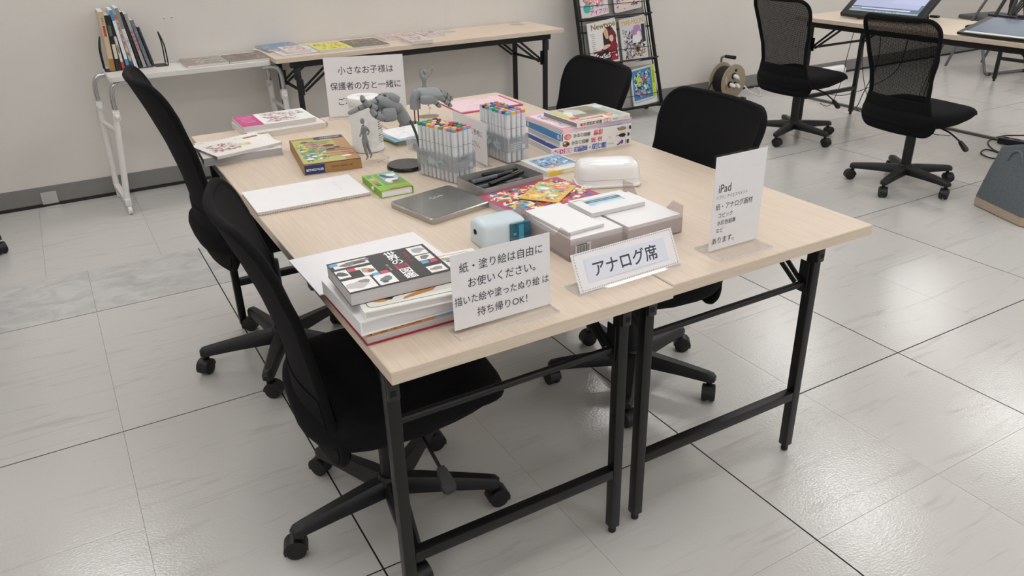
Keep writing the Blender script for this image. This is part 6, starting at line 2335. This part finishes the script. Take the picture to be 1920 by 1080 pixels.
bm = new_bm()
loft(bm, [[Vector((dx, y, z)) for dx, z in ((-0.022, 0), (0.022, 0), (0.014, 0.012), (-0.014, 0.012))] for y in (0.0, 2.35)])
o = part('cable_cover', bm, mat('dark_cover', '#47453f', 0.5), None, loc=(4.705, 0.95, 0), smooth=False)
tag(o, 'long dark cable cover strip on the floor behind the right table', 'cable cover')
zc = H - 0.06
loose_cable('thin black cord hanging under the right table nearest the mesh chair', [(4.30, 2.50, zc), (4.29, 2.52, 0.45), (4.40, 2.62, 0.25), (4.55, 2.80, 0.03), (4.62, 2.95, 0.005)], 0.0022)
loose_cable('thin black cord hanging beside the first one under the right table', [(4.36, 2.46, zc), (4.37, 2.46, 0.42), (4.45, 2.46, 0.22), (4.62, 2.50, 0.02), (4.66, 2.70, 0.005)], 0.0022)
loose_cable('black cord drooping steeply from the right table towards the floor', [(4.42, 2.40, zc), (4.45, 2.40, 0.40), (4.47, 2.50, 0.12), (4.63, 2.60, 0.008), (4.66, 2.2, 0.008)], 0.003)
loose_cable('black cord looping across behind the right table leg', [(4.56, 2.28, zc), (4.60, 2.34, 0.36), (4.66, 2.55, 0.20), (4.80, 2.90, 0.05), (4.95, 3.2, 0.006)], 0.003)
loose_cable('black cord looping under the right table behind the nearer mesh chair', [(4.40, 1.95, zc), (4.43, 2.0, 0.34), (4.48, 2.05, 0.18), (4.42, 2.0, 0.05), (4.50, 1.9, 0.006)], 0.003)
loose_cable('thin black cord seen through the nearer mesh chair back', [(4.30, 1.85, zc), (4.34, 1.95, 0.40), (4.40, 2.02, 0.20), (4.46, 1.95, 0.03), (4.55, 1.85, 0.005)], 0.0022)
g = lambda u, v, z=0.005: at(u, v, z)
loose_cable('black cable coiled on the floor beside the grey basket', [g(1920, 254, 0.03), g(1880, 255, 0.01), g(1853, 265), g(1862, 280), g(1885, 290), g(1850, 280), g(1840, 288), g(1862, 297), g(1890, 294), g(1905, 280), g(1925, 272)], 0.004)
pp = at(1903, 264, 0.02)
t = thing('power_strip', 'black power adapter strip on the floor beside the cable cover', 'power strip', (pp.x - 0.04, pp.y, 0), -1.45)
bm = new_bm()
box(bm, (0.06, 0, 0.02), (0.26, 0.055, 0.038), 0.006)
part('housing', bm, BLACK_PLASTIC, t)
for k in range(4):
    bm = new_bm()
    box(bm, (-0.03 + 0.06 * k, 0, 0.0395), (0.03, 0.03, 0.002), 0.0005, seg=1)
    part('socket', bm, mat('deep_black', '#050505', 0.8), t, smooth=False)
# white roll at the foot of the wall
t = thing('paper_roll', 'white roll lying against the skirting behind the right table', 'roll', (5.35, 3.60, 0), 0.0)
bm = new_bm()
cyl(bm, (0, 0, 0.045), (0.30, 0, 0.045), 0.045, seg=24)
part('roll', bm, PAPER, t)
bm = new_bm()
tube(bm, [(0.30, 0, 0.045), (0.304, 0, 0.045)], [0.034, 0.034], 20)
part('roll_end', bm, mat('roll_dark', '#2c2c30', 0.6), t)

# ================================================================== FOLDING PIPE CHAIR (only its feet show)
t = thing('pipe_chair', 'grey steel tube folding chair at the far right edge, only its floor loop showing', 'chair', (6.80, 2.83, 0), -0.2)
PIPE = mat('grey_pipe', '#77777a', 0.35, 0.5)
bm = new_bm()
tube(bm, smooth_path([(-0.23, 0.16, 0.44), (-0.23, 0.02, 0.08), (-0.225, -0.005, 0.022), (-0.19, -0.01, 0.013), (0.0, -0.01, 0.013), (0.19, -0.01, 0.013), (0.225, -0.005, 0.022), (0.23, 0.02, 0.08), (0.23, 0.16, 0.44)], 5), 0.012, 10)
part('floor_loop', bm, PIPE, t)
bm = new_bm()
tube(bm, smooth_path([(-0.21, 0.44, 0.013), (-0.21, 0.28, 0.38), (-0.21, 0.06, 0.78), (-0.19, 0.05, 0.80), (0.19, 0.05, 0.80), (0.21, 0.06, 0.78), (0.21, 0.28, 0.38), (0.21, 0.44, 0.013)], 5), 0.012, 10)
part('back_loop', bm, PIPE, t)
for sx in (-0.19, 0.19):
    bm = new_bm()
    lathe(bm, [(0.012, 0), (0.015, 0.002), (0.015, 0.02), (0.012, 0.024)], 12, (sx, -0.01, 0))
    part('foot_cap', bm, DARK_RUBBER, t)
bm = new_bm()
box(bm, (0, 0.25, 0.44), (0.40, 0.36, 0.04), 0.015)
part('seat', bm, mat('grey_vinyl', '#55575a', 0.6), t)
bm = new_bm()
box(bm, (0, 0.09, 0.72), (0.38, 0.03, 0.18), 0.012)
part('backrest', bm, mat('grey_vinyl'), t)
